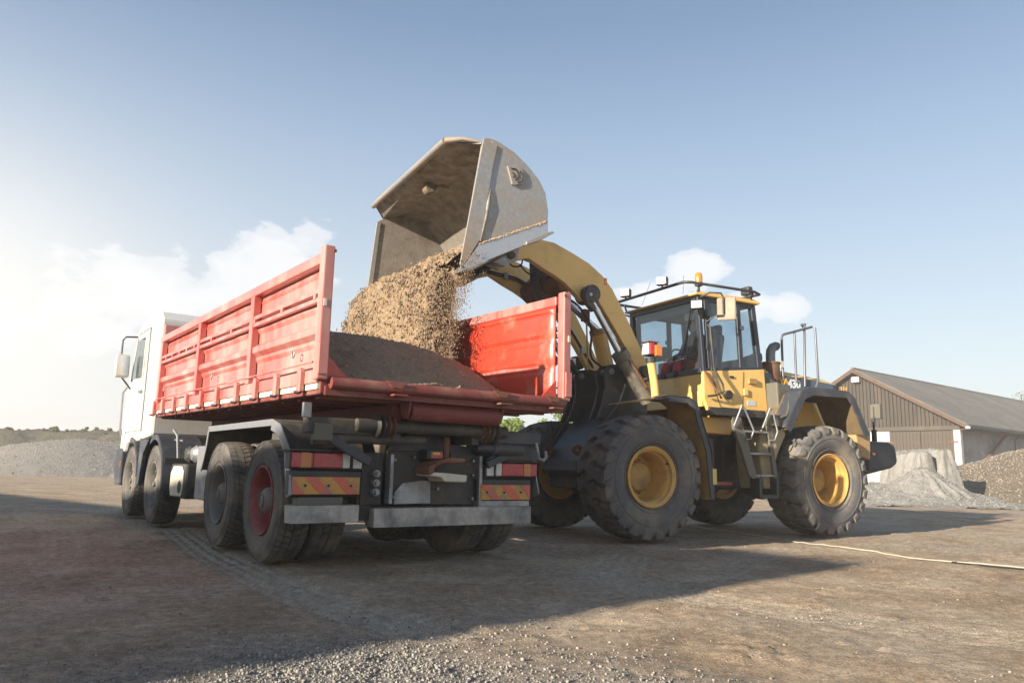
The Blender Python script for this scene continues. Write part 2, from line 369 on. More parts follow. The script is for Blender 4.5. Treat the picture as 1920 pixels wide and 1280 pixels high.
def trackcol(x, y):
    m = np.zeros(x.shape)
    for p, w, a in TRACKS:
        d, s, al = pathdist(x, y, p)
        e = np.clip((w - d) / .09, 0, 1) * a * (0.55 + .9 * np.clip(fbm(x * 1.3, y * 1.3, 3, 5) + .5, 0, 1))
        m = np.maximum(m, e * (.25 + .75 * (.5 + .5 * np.sin(s * 2 * PI / .11 + .8 * np.sin(al * 14))) ** .8))
    return m
def gheight(x, y):
    fade = np.clip(1.25 - np.hypot(x, y - 3) / 60, .15, 1)
    h = fbm(x * .35, y * .35, 3, 1) * .05 + fbm(x * 1.6, y * 1.6, 4, 9) * .042 + np.maximum(fbm(x * 6, y * 6, 4, 21) - .02, 0) * .05 + fbm(x * 20, y * 20, 2, 24) * .006
    cl = np.maximum(fbm(x * 2.3, y * 2.3, 3, 33) - .12, 0); h = h + cl * np.maximum(fbm(x * 17, y * 17, 3, 40) + .1, 0) * .28
    m, g = trackmask(x, y)
    return h * fade * (1 - .6 * m) + g - .018
def gmask_gravel(x, y):
    """where the loose grey gravel lies"""
    a = np.exp(-(((x + .75) / 1.05) ** 2 + ((y - 3.7) / .75) ** 2)) + .75 * np.exp(-(((x - .25) / .8) ** 2 + ((y - 3.15) / .45) ** 2)) + .5 * np.exp(-(((x + .2) / 3.4) ** 2 + ((y - 2.6) / .7) ** 2))
    return np.clip(a + fbm(x * 1.4, y * 1.4, 4, 70) * 1.0 - .12, 0, 1)
def graded(lo, hi, a, b, fine, grow=1.13):
    xs = list(np.arange(a, b, fine)); s = fine; p = b
    while p < hi: s *= grow; p += s; xs.append(p)
    s = fine; p = a; left = []
    while p > lo: s *= grow; p -= s; left.append(p)
    return np.array(left[::-1] + xs)
gx = graded(-420, 420, -6.5, 8.5, .030); gy = graded(-60, 560, 2.0, 9.5, .030, 1.035)
GX, GY = np.meshgrid(gx, gy); GZ = gheight(GX, GY)
nx_, ny_ = len(gx), len(gy)
GV = np.stack([GX, GY, GZ], -1).reshape(-1, 3)
ii = (np.arange(ny_ - 1)[:, None] * nx_ + np.arange(nx_ - 1)[None]).ravel()
GF = np.stack([ii, ii + 1, ii + nx_ + 1, ii + nx_], 1)
def ground_mat():
    m = bpy.data.materials.new('packed_dirt_and_gravel'); m.use_nodes = True; nt = m.node_tree; N = nt.nodes.new; K = nt.links.new; b = nt.nodes['Principled BSDF']
    t = N('ShaderNodeTexCoord')
    def nz(sc, det=8, ro=.6, stretch=None, seed=0.):
        n = N('ShaderNodeTexNoise'); n.inputs['Scale'].default_value = sc; n.inputs['Detail'].default_value = det; n.inputs['Roughness'].default_value = ro
        mp = N('ShaderNodeMapping'); mp.inputs['Location'].default_value = (seed, seed * .7, 0)
        if stretch: mp.inputs['Scale'].default_value = stretch
        K(t.outputs['Object'], mp.inputs[0]); K(mp.outputs[0], n.inputs['Vector']); return n.outputs[0]
    def rp(v, *st):
        q = N('ShaderNodeValToRGB'); e = q.color_ramp.elements
        while len(e) < len(st): e.new(.5)
        for k, (p, c) in enumerate(st): e[k].position = p; e[k].color = c if isinstance(c, tuple) else (c, c, c, 1)
        K(v, q.inputs[0]); return q.outputs[0]
    def mx(f, a, c, kind='MIX'):
        q = N('ShaderNodeMix'); q.data_type = 'RGBA'; q.blend_type = kind
        for s, v in ((q.inputs[0], f), (q.inputs[6], a), (q.inputs[7], c)):
            if isinstance(v, (int, float, tuple)): s.default_value = v
            else: K(v, s)
        return q.outputs[2]
    big = nz(.23, 7, .6); mid = nz(1.1, 8, .68, seed=3.); fine = nz(14, 8, .75, seed=9.); grit = nz(75, 5, .7, seed=2.); redn = nz(.42, 6, .62, seed=21.)
    base = rp(mid, (.30, (.38, .27, .17, 1)), (.50, (.58, .435, .295, 1)), (.72, (.78, .64, .475, 1)))
    base = mx(rp(redn, (.50, 0.), (.72, .35)), base, (.44, .33, .22, 1))
    base = mx(rp(big, (.50, 0.), (.68, .6)), base, (.56, .50, .41, 1))
    base = mx(rp(nz(2.6, 6, .7, seed=31.), (.56, 0.), (.70, .55)), base, (.22, .155, .10, 1))
    at = N('ShaderNodeAttribute'); at.attribute_name = 'track'; base = mx(at.outputs['Fac'], base, (.70, .60, .46, 1))
    at2 = N('ShaderNodeAttribute'); at2.attribute_name = 'gravel'; base = mx(at2.outputs['Fac'], base, mx(rp(fine, (.35, 0.), (.65, 1.)), (.24, .215, .19, 1), (.48, .44, .38, 1)))
    base = mx(1., base, rp(fine, (.30, .48), (.70, 1.22)), 'MULTIPLY')
    vo = N('ShaderNodeTexVoronoi'); vo.inputs['Scale'].default_value = 48; K(t.outputs['Object'], vo.inputs['Vector'])
    vs = N('ShaderNodeSeparateColor'); K(vo.outputs['Color'], vs.inputs[0])
    stone = mx(1., rp(vs.outputs[0], (.84, 0.), (.87, 1.)), rp(vo.outputs['Distance'], (.25, 1.), (.42, 0.)), 'MULTIPLY')
    base = mx(mx(1., stone, (.75, .75, .75, 1), 'MULTIPLY'), base, mx(vs.outputs[1], (.40, .37, .33, 1), (.68, .62, .54, 1)))
    base = mx(1., base, rp(grit, (.32, .58), (.68, 1.22)), 'MULTIPLY')
    K(base, b.inputs['Base Color']); b.inputs['Roughness'].default_value = .93; b.inputs['Specular IOR Level'].default_value = .25
    h = N('ShaderNodeMath'); h.operation = 'MULTIPLY_ADD'; K(fine, h.inputs[0]); h.inputs[1].default_value = 1.2; K(grit, h.inputs[2])
    h2 = N('ShaderNodeMath'); h2.operation = 'MULTIPLY_ADD'; K(stone, h2.inputs[0]); h2.inputs[1].default_value = .5; K(h.outputs[0], h2.inputs[2])
    bp = N('ShaderNodeBump'); bp.inputs['Distance'].default_value = .030; bp.inputs['Strength'].default_value = .9; K(h2.outputs[0], bp.inputs['Height']); K(bp.outputs[0], b.inputs['Normal'])
    return m
gm = ground_mat()
ground = np_mesh('ground', GV, GF, gm, smooth=True); ground['kind'] = 'structure'
tm = trackcol(GX, GY); a = ground.data.attributes.new('track', 'FLOAT', 'POINT'); a.data.foreach_set('value', np.clip(tm * 1.05, 0, 1).ravel().astype(np.float32))
a = ground.data.attributes.new('gravel', 'FLOAT', 'POINT'); a.data.foreach_set('value', gmask_gravel(GX, GY).ravel().astype(np.float32))

def stone_mat(name, c0, c1, sc=30):
    m = bpy.data.materials.new(name); m.use_nodes = True; nt = m.node_tree; N = nt.nodes.new; K = nt.links.new; b = nt.nodes['Principled BSDF']
    g = N('ShaderNodeNewGeometry'); q = N('ShaderNodeValToRGB'); e = q.color_ramp.elements; e[0].color = C4(c0); e[1].color = C4(c1); K(g.outputs['Random Per Island'], q.inputs[0])
    t = N('ShaderNodeTexCoord'); n = N('ShaderNodeTexNoise'); n.inputs['Scale'].default_value = sc; n.inputs['Detail'].default_value = 5; K(t.outputs['Object'], n.inputs['Vector'])
    q2 = N('ShaderNodeValToRGB'); q2.color_ramp.elements[0].color = (.65, .65, .65, 1); q2.color_ramp.elements[1].color = (1.2, 1.2, 1.2, 1); K(n.outputs[0], q2.inputs[0])
    x = N('ShaderNodeMix'); x.data_type = 'RGBA'; x.blend_type = 'MULTIPLY'; x.inputs[0].default_value = 1; K(q.outputs[0], x.inputs[6]); K(q2.outputs[0], x.inputs[7]); K(x.outputs[2], b.inputs['Base Color'])
    b.inputs['Roughness'].default_value = .88; return m
sm_grey = stone_mat('grey_gravel_stones', (.13, .122, .112), (.38, .35, .30)); sm_brown = stone_mat('brown_gravel_stones', (.17, .125, .085), (.42, .35, .27))
def scatter(n, x0, x1, y0, y1, dens, seed):
    r = np.random.default_rng(seed); x = r.uniform(x0, x1, n); y = y0 + (y1 - y0) * r.uniform(0, 1, n) ** 1.25
    k = r.uniform(0, 1, n) < dens(x, y); return x[k], y[k], r
x, y, r = scatter(95000, -4.5, 3.2, 2.3, 5.4, lambda x, y: gmask_gravel(x, y) ** 1.6, 5)
s = .006 + .014 * r.uniform(0, 1, len(x)) ** 2.4
V, F = rocks(np.stack([x, y, gheight(x, y) + s * .15], 1), s, 3); g1 = np_mesh('gravel', V, F, sm_grey, kind='stuff'); tag(g1, 'loose pale grey gravel stones strewn in the foreground', 'gravel')
x, y, r = scatter(60000, -8, 9, 2.4, 13, lambda x, y: np.clip(.09 + 1.1 * np.maximum(fbm(x * .9, y * .9, 4, 60), 0), 0, 1) * .38, 8)
s = .005 + .018 * r.uniform(0, 1, len(x)) ** 5
V, F = rocks(np.stack([x, y, gheight(x, y) + s * .1], 1), s, 4); g2 = np_mesh('gravel', V, F, sm_brown, kind='stuff'); tag(g2, 'scattered brown pebbles and clods pressed into the dirt yard', 'gravel')

# ================================================================== PILES
def pile_mat(name, c0, c1, c2, bd=.05, sc=6., rough=.95):
    m = bpy.data.materials.new(name); m.use_nodes = True; nt = m.node_tree; N = nt.nodes.new; K = nt.links.new; b = nt.nodes['Principled BSDF']
    t = N('ShaderNodeTexCoord')
    n = N('ShaderNodeTexNoise'); n.inputs['Scale'].default_value = sc * .25; n.inputs['Detail'].default_value = 8; n.inputs['Roughness'].default_value = .7; K(t.outputs['Object'], n.inputs['Vector'])
    n2 = N('ShaderNodeTexNoise'); n2.inputs['Scale'].default_value = sc; n2.inputs['Detail'].default_value = 8; n2.inputs['Roughness'].default_value = .75; K(t.outputs['Object'], n2.inputs['Vector'])
    q = N('ShaderNodeValToRGB'); e = q.color_ramp.elements; e.new(.5); e[0].position = .3; e[2].position = .7; e[0].color = C4(c0); e[1].color = C4(c1); e[2].color = C4(c2)
    md = N('ShaderNodeMath'); md.operation = 'MULTIPLY_ADD'; K(n2.outputs[0], md.inputs[0]); md.inputs[1].default_value = .6; ml = N('ShaderNodeMath'); ml.operation = 'MULTIPLY'; K(n.outputs[0], ml.inputs[0]); ml.inputs[1].default_value = .4; K(ml.outputs[0], md.inputs[2])
    K(md.outputs[0], q.inputs[0]); K(q.outputs[0], b.inputs['Base Color']); b.inputs['Roughness'].default_value = rough; b.inputs['Specular IOR Level'].default_value = .2
    bp = N('ShaderNodeBump'); bp.inputs['Distance'].default_value = bd; K(n2.outputs[0], bp.inputs['Height']); K(bp.outputs[0], b.inputs['Normal']); return m
def hfield(name, cx, cy, hw, hh, n, hf, m, cut=-.03):
    xs = np.linspace(-hw, hw, n); ys = np.linspace(-hh, hh, int(n * hh / hw)); A, B = np.meshgrid(xs, ys); Z = hf(A + cx, B + cy)
    k = (Z > cut); V = np.stack([A, B, np.maximum(Z, -.25)], -1).reshape(-1, 3)
    nx = len(xs); q = (np.arange(len(ys) - 1)[:, None] * nx + np.arange(nx - 1)[None]).ravel(); F = np.stack([q, q + 1, q + nx + 1, q + nx], 1)
    kk = k.ravel(); F = F[kk[F].any(1)]
    used = np.unique(F); mp = -np.ones(len(V), int); mp[used] = np.arange(len(used)); V = V[used]; F = mp[F]
    o = np_mesh(name, V, F, m, smooth=True); o.location = (cx, cy, 0); return o
def hs(hf, cx, cy, hw, n, smin, smax, seed, zmin=.02):
    r = np.random.default_rng(seed); x = r.uniform(cx - hw, cx + hw, n); y = r.uniform(cy - hw, cy + hw, n); z = hf(x, y); k = z > zmin; x, y, z = x[k], y[k], z[k]
    s = smin + (smax - smin) * r.uniform(0, 1, len(x)) ** 2.5; return rocks(np.stack([x, y, z], 1), s, seed)
def cone(x, y, cx, cy, R, h, top=.35, sl=None):
    r = np.hypot(x - cx, y - cy); k = h / R; v = k * (R - r); cap = h * (1 - top * .35)
    return np.where(v > cap - .4 * h * top, cap - .4 * h * top + .4 * h * top * (1 - np.exp(-(v - cap + .4 * h * top) / (.4 * h * top + 1e-6))), v)
pm_grey = pile_mat('grey_gravel_heap', (.20, .185, .165), (.27, .25, .22), (.34, .315, .285), .06, 9)
def lp(x, y):
    v = np.maximum(cone(x, y, -23.6, 42.5, 7.6, 2.75, .8), cone(x, y, -18.0, 44.5, 8.0, 2.6, .9))
    return v + fbm(x * .5, y * .5, 3, 3) * .10 + fbm(x * 4, y * 4, 3, 5) * .05
p = hfield('gravel_pile', -25, 43, 16, 10, 300, lp, pm_grey); tag(p, 'long pale gravel stockpile at the far left behind the truck cab', 'gravel pile')
V, F = hs(lp, -25, 42, 13, 30000, .03, .085, 31); V = V - np.array([-25, 43, 0]); o = np_mesh('surface_stones', V, F, stone_mat('pale_pile_stones', (.18, .165, .15), (.42, .39, .35), 4), parent=p, kind='stuff')
pm_sand = pile_mat('pale_grey_sand', (.185, .178, .165), (.25, .24, .22), (.31, .30, .28), .05, 6)
def sp(x, y):
    n = fbm(x * 1.1, y * 1.1, 4, 50); a = np.arctan2(y - 26.6, x - 14.3)
    apron = .30 * (3.0 - np.hypot((x - 14.0) * .85, (y - 27.3) * 1.0)) + .08 * n; apron = np.minimum(apron, .62 + .25 * n)
    fan = np.minimum(.70 * (1.85 - np.hypot((x - 14.3) * .9, y - 26.6)), 1.15) + .16 * fbm(a * 5.5, np.hypot(x - 14.3, y - 26.6) * .8, 4, 55)
    # undug block with near-vertical broken faces
    u = (x - 14.95) * .97 + (y - 28.) * .22; w = -(x - 14.95) * .22 + (y - 28.) * .97
    e = np.minimum(.88 - np.abs(u) + .34 * fbm(x * 1.7, y * 1.7, 4, 71), 1.15 - np.abs(w) + .3 * fbm(x * 2, y * 2, 4, 72))
    blk_ = np.clip(e / .30 + .1, 0, 1) ** .8 * (1.80 + .16 * u + .10 * n + .1 * fbm(x * 5, y * 5, 3, 5))
    notch = np.exp(-(((x - 15.15) / .16) ** 2 + ((y - 27.15) / .35) ** 2)) * .7
    return np.maximum(np.maximum(apron, fan), blk_ - notch) + fbm(x * 3.5, y * 3.5, 6, 77, .68) * .16
p = hfield('sand_pile', 13.9, 27.6, 5.2, 4.6, 330, sp, pm_sand); tag(p, 'pale grey sand pile with a broken steep face before the barn doors', 'sand pile')
V, F = hs(sp, 13.9, 27.4, 4.2, 16000, .015, .07, 36); V = V - np.array([13.9, 27.6, 0]); np_mesh('surface_lumps', V, F, stone_mat('pale_sand_lumps', (.15, .145, .13), (.34, .33, .30), 6), parent=p, kind='stuff')
pm_br = pile_mat('brown_gravel_heap', (.12, .095, .065), (.18, .15, .11), (.26, .225, .18), .07, 11)
def rp_(x, y):
    v = np.maximum(cone(x, y, 25.0, 32.3, 8.9, 3.3, .6), cone(x, y, 18.6, 29.6, 2.7, .55, .5)); return v + fbm(x * .8, y * .8, 4, 13) * .18 + fbm(x * 5, y * 5, 3, 15) * .07
p = hfield('gravel_pile', 24.5, 32, 11, 9, 330, rp_, pm_br); tag(p, 'brown gravel pile at the right edge beside the barn wall', 'gravel pile')
V, F = hs(rp_, 22, 30, 8, 26000, .03, .10, 32); V = V - np.array([24.5, 32, 0]); np_mesh('surface_stones', V, F, stone_mat('brown_pile_stones', (.11, .085, .06), (.34, .30, .24), 6), parent=p, kind='stuff')

# far earth bank on the left with scrub on it
pm_bank = pile_mat('earth_bank_soil', (.09, .08, .055), (.14, .125, .09), (.20, .185, .14), .4, 1.3)
def bank(x, y):
    top = 3.35 + .5 * fbm(x * .12, x * 0 + 3, 3, 90) + .30 * fbm(x * .6, y * .3, 4, 91) + np.clip((-20 - x) * -.015, -.5, .0)
    d = np.abs(y - (70 + .12 * (x + 40))); v = top * np.clip(1.15 - (d / 11.) ** 1.5, -.1, 1) * np.clip((14 - x) / 14, -.1, 1); return v + fbm(x * .5, y * .5, 4, 95) * .9 * (v > .1)
p = hfield('earth_bank', -50, 66, 75, 22, 420, bank, pm_bank); p['kind'] = 'structure'; 
del p['kind']; p['kind'] = 'structure'

# ================================================================== PLANTS
def leaf_mat(name, c0, c1, trans=.35):
    m = bpy.data.materials.new(name); m.use_nodes = True; nt = m.node_tree; nt.nodes.clear(); N = nt.nodes.new; K = nt.links.new
    g = N('ShaderNodeNewGeometry'); q = N('ShaderNodeValToRGB'); q.color_ramp.elements[0].color = C4(c0); q.color_ramp.elements[1].color = C4(c1); K(g.outputs['Random Per Island'], q.inputs[0])
    d = N('ShaderNodeBsdfDiffuse'); K(q.outputs[0], d.inputs[0]); tr = N('ShaderNodeBsdfTranslucent'); K(q.outputs[0], tr.inputs[0])
    x = N('ShaderNodeMixShader'); x.inputs[0].default_value = trans; K(d.outputs[0], x.inputs[1]); K(tr.outputs[0], x.inputs[2]); o = N('ShaderNodeOutputMaterial'); K(x.outputs[0], o.inputs[0]); return m
lf_bright = leaf_mat('fresh_green_leaves', (.12, .19, .025), (.30, .38, .07)); lf_olive = leaf_mat('olive_scrub_leaves', (.15, .16, .085), (.25, .25, .14)); lf_spring = leaf_mat('sparse_spring_leaves', (.11, .13, .045), (.24, .24, .10))
bark = mat('bark', (.10, .08, .06), .9, bump=.01, bscale=12, dirt=(.16, .14, .11), amt=.4)
def leaves(clumps, n, size, seed):
    """clumps = [(x,y,z,r)]; n quads spread through them"""
    r = np.random.default_rng(seed); c = np.array(clumps); w = c[:, 3] ** 2.2; idx = r.choice(len(c), n, p=w / w.sum())
    d = r.normal(0, 1, (n, 3)); d /= np.linalg.norm(d, axis=1)[:, None]; rad = r.uniform(.25, 1, n) ** .45
    P = c[idx, :3] + d * (c[idx, 3] * rad)[:, None] * np.array([1, 1, .8])
    a = r.normal(0, 1, (n, 3)); a /= np.linalg.norm(a, axis=1)[:, None]; b = np.cross(a, r.normal(0, 1, (n, 3))); b /= np.linalg.norm(b, axis=1)[:, None]
    s = size * r.uniform(.6, 1.4, n)[:, None]
    V = np.stack([P - a * s, P - b * s * .45, P + a * s, P + b * s * .45], 1).reshape(-1, 3)
    return V, np.arange(n * 4).reshape(n, 4)
def bush(label, x, y, h, w, n, size, lm, seed, name='bush', cat='bush', group=None, airy=.0, base=0., ntrunk=4):
    r = random.Random(seed); t = thing(name, label, cat, (x, y, base), 0, group)
    cl = []; br = MB()
    for k in range(ntrunk + int(w * 2)):
        a = r.uniform(0, 2 * PI); rr = w * .5 * r.uniform(.1, .85) * (1 - airy * .2); top = h * r.uniform(.55, .93) * (1 - .35 * (rr / (w * .5)) ** 2)
        bx, by = rr * math.cos(a), rr * math.sin(a)
        p0 = (bx * .25, by * .25, -.15); p1 = (bx * .6 + r.uniform(-.1, .1), by * .6, top * .45); p2 = (bx, by, top)
        br.tube([p0, p1, p2], [h * .018, h * .011, h * .004], 5)
        cl.append((bx, by, top, h * r.uniform(.10, .17) * (1 - airy * .45)))
        for q in range(4): f = r.uniform(.12, .95); cl.append((bx * (.25 + .75 * f) + r.uniform(-1, 1) * w * .12, by * (.25 + .75 * f) + r.uniform(-1, 1) * w * .12, top * f, h * r.uniform(.07, .15)))
    br.build('trunk', bark, t)
    V, F = leaves(cl, n, size, seed); np_mesh('crown', V, F, lm, parent=t)
    return t
bush('bright green bush seen under the tipper bed, left part of the clump', .0, 45, 4.05, 4.2, 15000, .11, lf_bright, 3, ntrunk=12)
bush('bright green bush just left of the loader front wheel, taller and rounder', 3.0, 45.5, 4.5, 4.2, 16000, .11, lf_bright, 4, ntrunk=12)
bush('low green bush at the right end of the clump behind the loader frame', 6.0, 46, 4.0, 3.8, 11000, .11, lf_bright, 5, ntrunk=10)
for k, (d, xx, h, w, lb) in enumerate([(82, 51.2, 10.6, 7, 'thin spring tree over the barn roof at its left end of the row'), (84, 57.5, 11.6, 8, 'thin spring tree with the tallest crown over the barn ridge'), (83, 64, 11.0, 7.5, 'thin spring tree over the barn roof at the right frame edge')]):
    bush(lb, xx, d, h, w, 6500, .12, lf_spring, 20 + k, 'tree', 'tree', 'spring trees behind the barn', airy=.9, ntrunk=14)
bl = ['scrub bush on the far bank at the left frame edge', 'low scrub bush second from the left on the far bank', 'scrub bush on the bank above the pile top, left of it', 'wide low scrub bush on the bank over the pile', 'small scrub bush on the bank near the cab', 'scrub bush on the bank directly left of the truck cab']
for k, xx in enumerate((-44.5, -41, -37.8, -34.6, -31.3, -28.2)):
    yy = 69; bush(bl[k], xx, yy, 1.35 + .25 * ((k * 37) % 5) / 5, 6.5, 5200, .11, lf_olive, 40 + k, 'bush', 'bush', 'scrub bushes on the far earth bank', base=2.1, airy=.1, ntrunk=10)

# ================================================================== BARN
bo = thing('barn', 'long farm barn with brown plank gable, double doors and grey corrugated roof', 'barn', (28.03, 47.89, 0), R_(38.5))
wood = mat('weathered_brown_planks', (.050, .041, .033), .85, dirt=(.10, .082, .064), amt=.4, scale=1.6, var=.25, bump=.004, bscale=14, streak=True)
wood2 = mat('door_planks', (.078, .064, .048), .85, dirt=(.115, .096, .074), amt=.4, scale=1.6, var=.25, bump=.004, bscale=14, streak=True)
fasc = mat('brown_fascia_wood', (.10, .060, .040), .8, dirt=(.08, .055, .04), amt=.3, scale=2, bump=.003)
plaster = mat('whitewashed_plaster', (.50, .48, .44), .9, dirt=(.55, .50, .43), amt=.2, scale=.8, bump=.004)
conc = mat('grey_stained_render', (.30, .30, .31), .9, dirt=(.15, .14, .13), amt=.45, scale=.55, var=.2, bump=.006, bscale=8)
roofm = mat('lichen_grey_roof_sheet', (.165, .155, .135), .9, dirt=(.23, .22, .19), amt=.45, scale=.9, var=.3, bump=.01, bscale=6)
RY, RZ, EY, EZ = 6.18, 8.17, -.95, 4.06; LEN = 46.; sl = (RZ - EZ) / (RY - EY)
# walls
MB().box(.05, LEN, 0, .3, 0, 4.0).build('side_wall', conc, bo)
MB().box(.05, LEN, 12.3, 12.6, 0, 4.0).build('side_wall', conc, bo)
MB().box(0, .3, 4.12, 12.6, 0, 3.84).build('gable_wall', plaster, bo)
MB().box(-.06, .28, -.28, .12, 0, 3.84).build('corner_pillar', plaster, bo)
MB().box(.1, .25, 0, 12.6, 3.84, 4.2).build('gable_backing', wood, bo)
MB().prism([(0., 4.1), (12.4, 4.1), (RY, RZ - .35)], .1, .2, 'x').build('gable_backing', blk, bo)
MB().box(-.09, .1, -.28, 12.6, 3.84, 4.12).build('gable_beam', wood2, bo, bevel=.01)
y = -.25; k = 0
while y < 12.5:
    w = .25; z1a = EZ + (min(y, 2 * RY - y) - EY) * sl - .26; z1b = EZ + (min(y + w, 2 * RY - y - w) - EY) * sl - .26
    if min(z1a, z1b) > 4.15:
        off = .004 * ((k * 7) % 5)
        MB().prism([(y + .022, 4.125), (y + w - .022, 4.125), (y + w - .022, z1b), (y + .022, z1a)], -.055 - off, .09, 'x').build('plank', wood, bo)
    y += w; k += 1
for (ya, yb) in ((.12, 2.10), (2.14, 4.12)):
    d = MB().box(-.02, .04, ya, yb, .05, 3.8).build('door', wood2, bo)
    n = 9; w = (yb - ya) / n
    pl = None
    for q in range(n):
        if pl is None: pl = MB().box(-.05, -.018, .008, w - .008, .06, 3.78).build('plank', wood2, d, loc=(0, ya, 0))
        else:
            c = pl.copy(); COL.objects.link(c); c.parent = d; c.location = (-.003 * (q % 3), ya + q * w, 0)
    for zz in (.35, 3.0): MB().box(-.075, -.045, ya + .03, yb - .03, zz, zz + .12).build('ledge', wood2, d)
    for zz in (.4, 3.05): MB().box(-.095, -.07, (ya if ya < 1 else yb - .3) - (.25 if ya < 1 else 0), (ya + .3 if ya < 1 else yb + .2), zz, zz + .09).build('hinge', rust, d)
# roof: corrugated sheets
def roof_side(y0, z0, y1, z1, nm):
    n = int(LEN / .09); xs = np.linspace(-.55, LEN, n); rows = 24
    V = []; L = math.hypot(y1 - y0, z1 - z0); nyv, nzv_ = -(z1 - z0) / L, (y1 - y0) / L
    if nzv_ < 0: nyv, nzv_ = -nyv, -nzv_
    t = np.linspace(0, 1, rows); A, T_ = np.meshgrid(xs, t); o = .022 * np.sin(A * 2 * PI / .18) + .01 * ((T_ * 6) % 1) + .02 * fbm(A * .4, T_ * 8, 3, 5)
    V = np.stack([A, y0 + (y1 - y0) * T_ + nyv * o, z0 + (z1 - z0) * T_ + nzv_ * o], -1).reshape(-1, 3)
    q = (np.arange(rows - 1)[:, None] * n + np.arange(n - 1)[None]).ravel(); F = np.stack([q, q + 1, q + n + 1, q + n], 1)
    o = np_mesh(nm, V, F, roofm, parent=bo); sd = o.modifiers.new('thick', 'SOLIDIFY'); sd.thickness = -.04; return o
roof_side(EY, EZ, RY, RZ, 'roof'); roof_side(2 * RY - EY, EZ, RY, RZ, 'roof')
MB().tube([(-.6, RY, RZ + .02), (LEN, RY, RZ + .02)], .11, 8).build('ridge_cap', roofm, bo)
for s in (1, -1):
    f = lambda yy: (yy if s == 1 else 2 * RY - yy)
    MB().prism([(f(EY - .02), EZ + .0), (f(RY), RZ + .02), (f(RY), RZ - .26), (f(EY - .02), EZ - .25)], -.62, -.56, 'x').build('fascia_board', fasc, bo)
    MB().prism([(f(EY), EZ - .05), (f(RY), RZ - .05), (f(RY), RZ - .10), (f(EY), EZ - .10)], -.56, .1, 'x').build('soffit', wood, bo)
MB().tube([(-.6, EY - .08, EZ - .10), (LEN, EY - .08, EZ - .10)], .075, 8).build('gutter', plastic, bo)
MB().box(-.2, LEN, EY, -.3, EZ - .24, EZ - .18).build('eave_board', fasc, bo)
MB().box(-.68, -.56, EY - .14, EY + .1, EZ - .2, EZ - .06).build('gutter_end', white, bo)
lp_ = MB().box(-.45, -.15, 5.82, 6.35, 7.25, 7.62).build('floodlight', white, bo, bevel=.02); MB().box(-.47, -.45, 5.86, 6.31, 7.3, 7.58).build('lamp_glass', whlens, lp_)
MB().tube([(2.3, -.16, 1.24), (7.9, -.30, 4.0)], .10, 6).build('brace', rust, bo)
MB().tube([(12.2, -.55, 3.75), (9.8, -.2, 3.75), (9.5, -.14, 3.5), (9.5, -.14, 0)], .05, 6).build('downpipe', plastic, bo)

# rope / hose on the ground, and a dark cable loop
def gz(x, y): return float(gheight(np.array([x]), np.array([y]))[0])
pts = [(3.06, 12.82), (3.5, 11.6), (3.75, 10.6), (3.95, 10.0), (4.2, 9.35), (4.45, 8.85), (4.75, 8.35), (5.17, 7.84), (5.9, 7.2), (7.2, 6.4)]
pp = [];
for (ax, ay), (bx, by) in zip(pts[:-1], pts[1:]):
    for t in range(5): f = t / 5; px_, py_ = ax + (bx - ax) * f, ay + (by - ay) * f; pp.append((px_ + .02 * math.sin(py_ * 5), py_, gz(px_, py_) + .012))
hose = MB().tube(pp, .007, 6).build('hose', mat('cream_hose', (.46, .42, .33), .6, dirt=(.30, .25, .19), amt=.25, scale=6), smooth=True); tag(hose, 'cream hose lying across the dirt towards the right edge', 'hose')
cp = [(4.9, 8.32), (4.72, 8.3), (4.68, 8.18), (4.9, 7.95), (5.15, 7.75), (5.6, 7.3), (6.4, 6.7)]
cable = MB().tube([(a_, b_, gz(a_, b_) + .012) for a_, b_ in cp], .008, 6).build('cable', rubber, smooth=True); tag(cable, 'thin black cable looped beside the cream hose', 'cable')

# storage hall behind the camera on the left: its shade lies over the foreground
ta = math.atan2(.682, .731)            # direction the sunlight travels on the ground
hall = thing('storage_hall', 'plain grey storage hall standing behind the viewpoint on the left', 'building', (0, 0, 0), ta)
hp = [(3.35, 0), (3.35, 5.68), (4.9, 5.74), (5.5, 5.50), (6.3, 5.28), (8, 5.10), (13, 4.75), (20.5, 4.45), (26.5, 4.2), (26.5, 0)]
MB().prism([(yy, zz) for yy, zz in hp], -21, -12, 'x').build('wall', conc, hall)
MB().strip([(3.35, 5.69), (4.9, 5.75), (5.5, 5.51), (6.3, 5.29), (8, 5.11), (13, 4.76), (20.5, 4.46), (26.6, 4.2)], -21.2, -11.8, .05, 'x').build('roof', roofm, hall)
MB().box(-12.01, -11.93, 10, 14, 0, 3.6).build('door', wood2, hall)
# thin haze added over the yard: lifts shade, stands in for lens veil
HAZE = .0020
if HAZE:
    hm = bpy.data.materials.new('added_haze'); hm.use_nodes = True; nt = hm.node_tree; nt.nodes.clear()
    pv = nt.nodes.new('ShaderNodeVolumePrincipled'); pv.inputs['Color'].default_value = (.93, .92, .90, 1); pv.inputs['Density'].default_value = HAZE; pv.inputs['Anisotropy'].default_value = 0.0
    ou = nt.nodes.new('ShaderNodeOutputMaterial'); nt.links.new(pv.outputs[0], ou.inputs['Volume'])
    hz_ = MB().box(-520, 520, -90, 640, -1.3, 14).build('haze', hm); hz_['kind'] = 'stuff'; hz_['label'] = 'thin pale haze added over the whole yard to soften contrast'; hz_['category'] = 'haze'
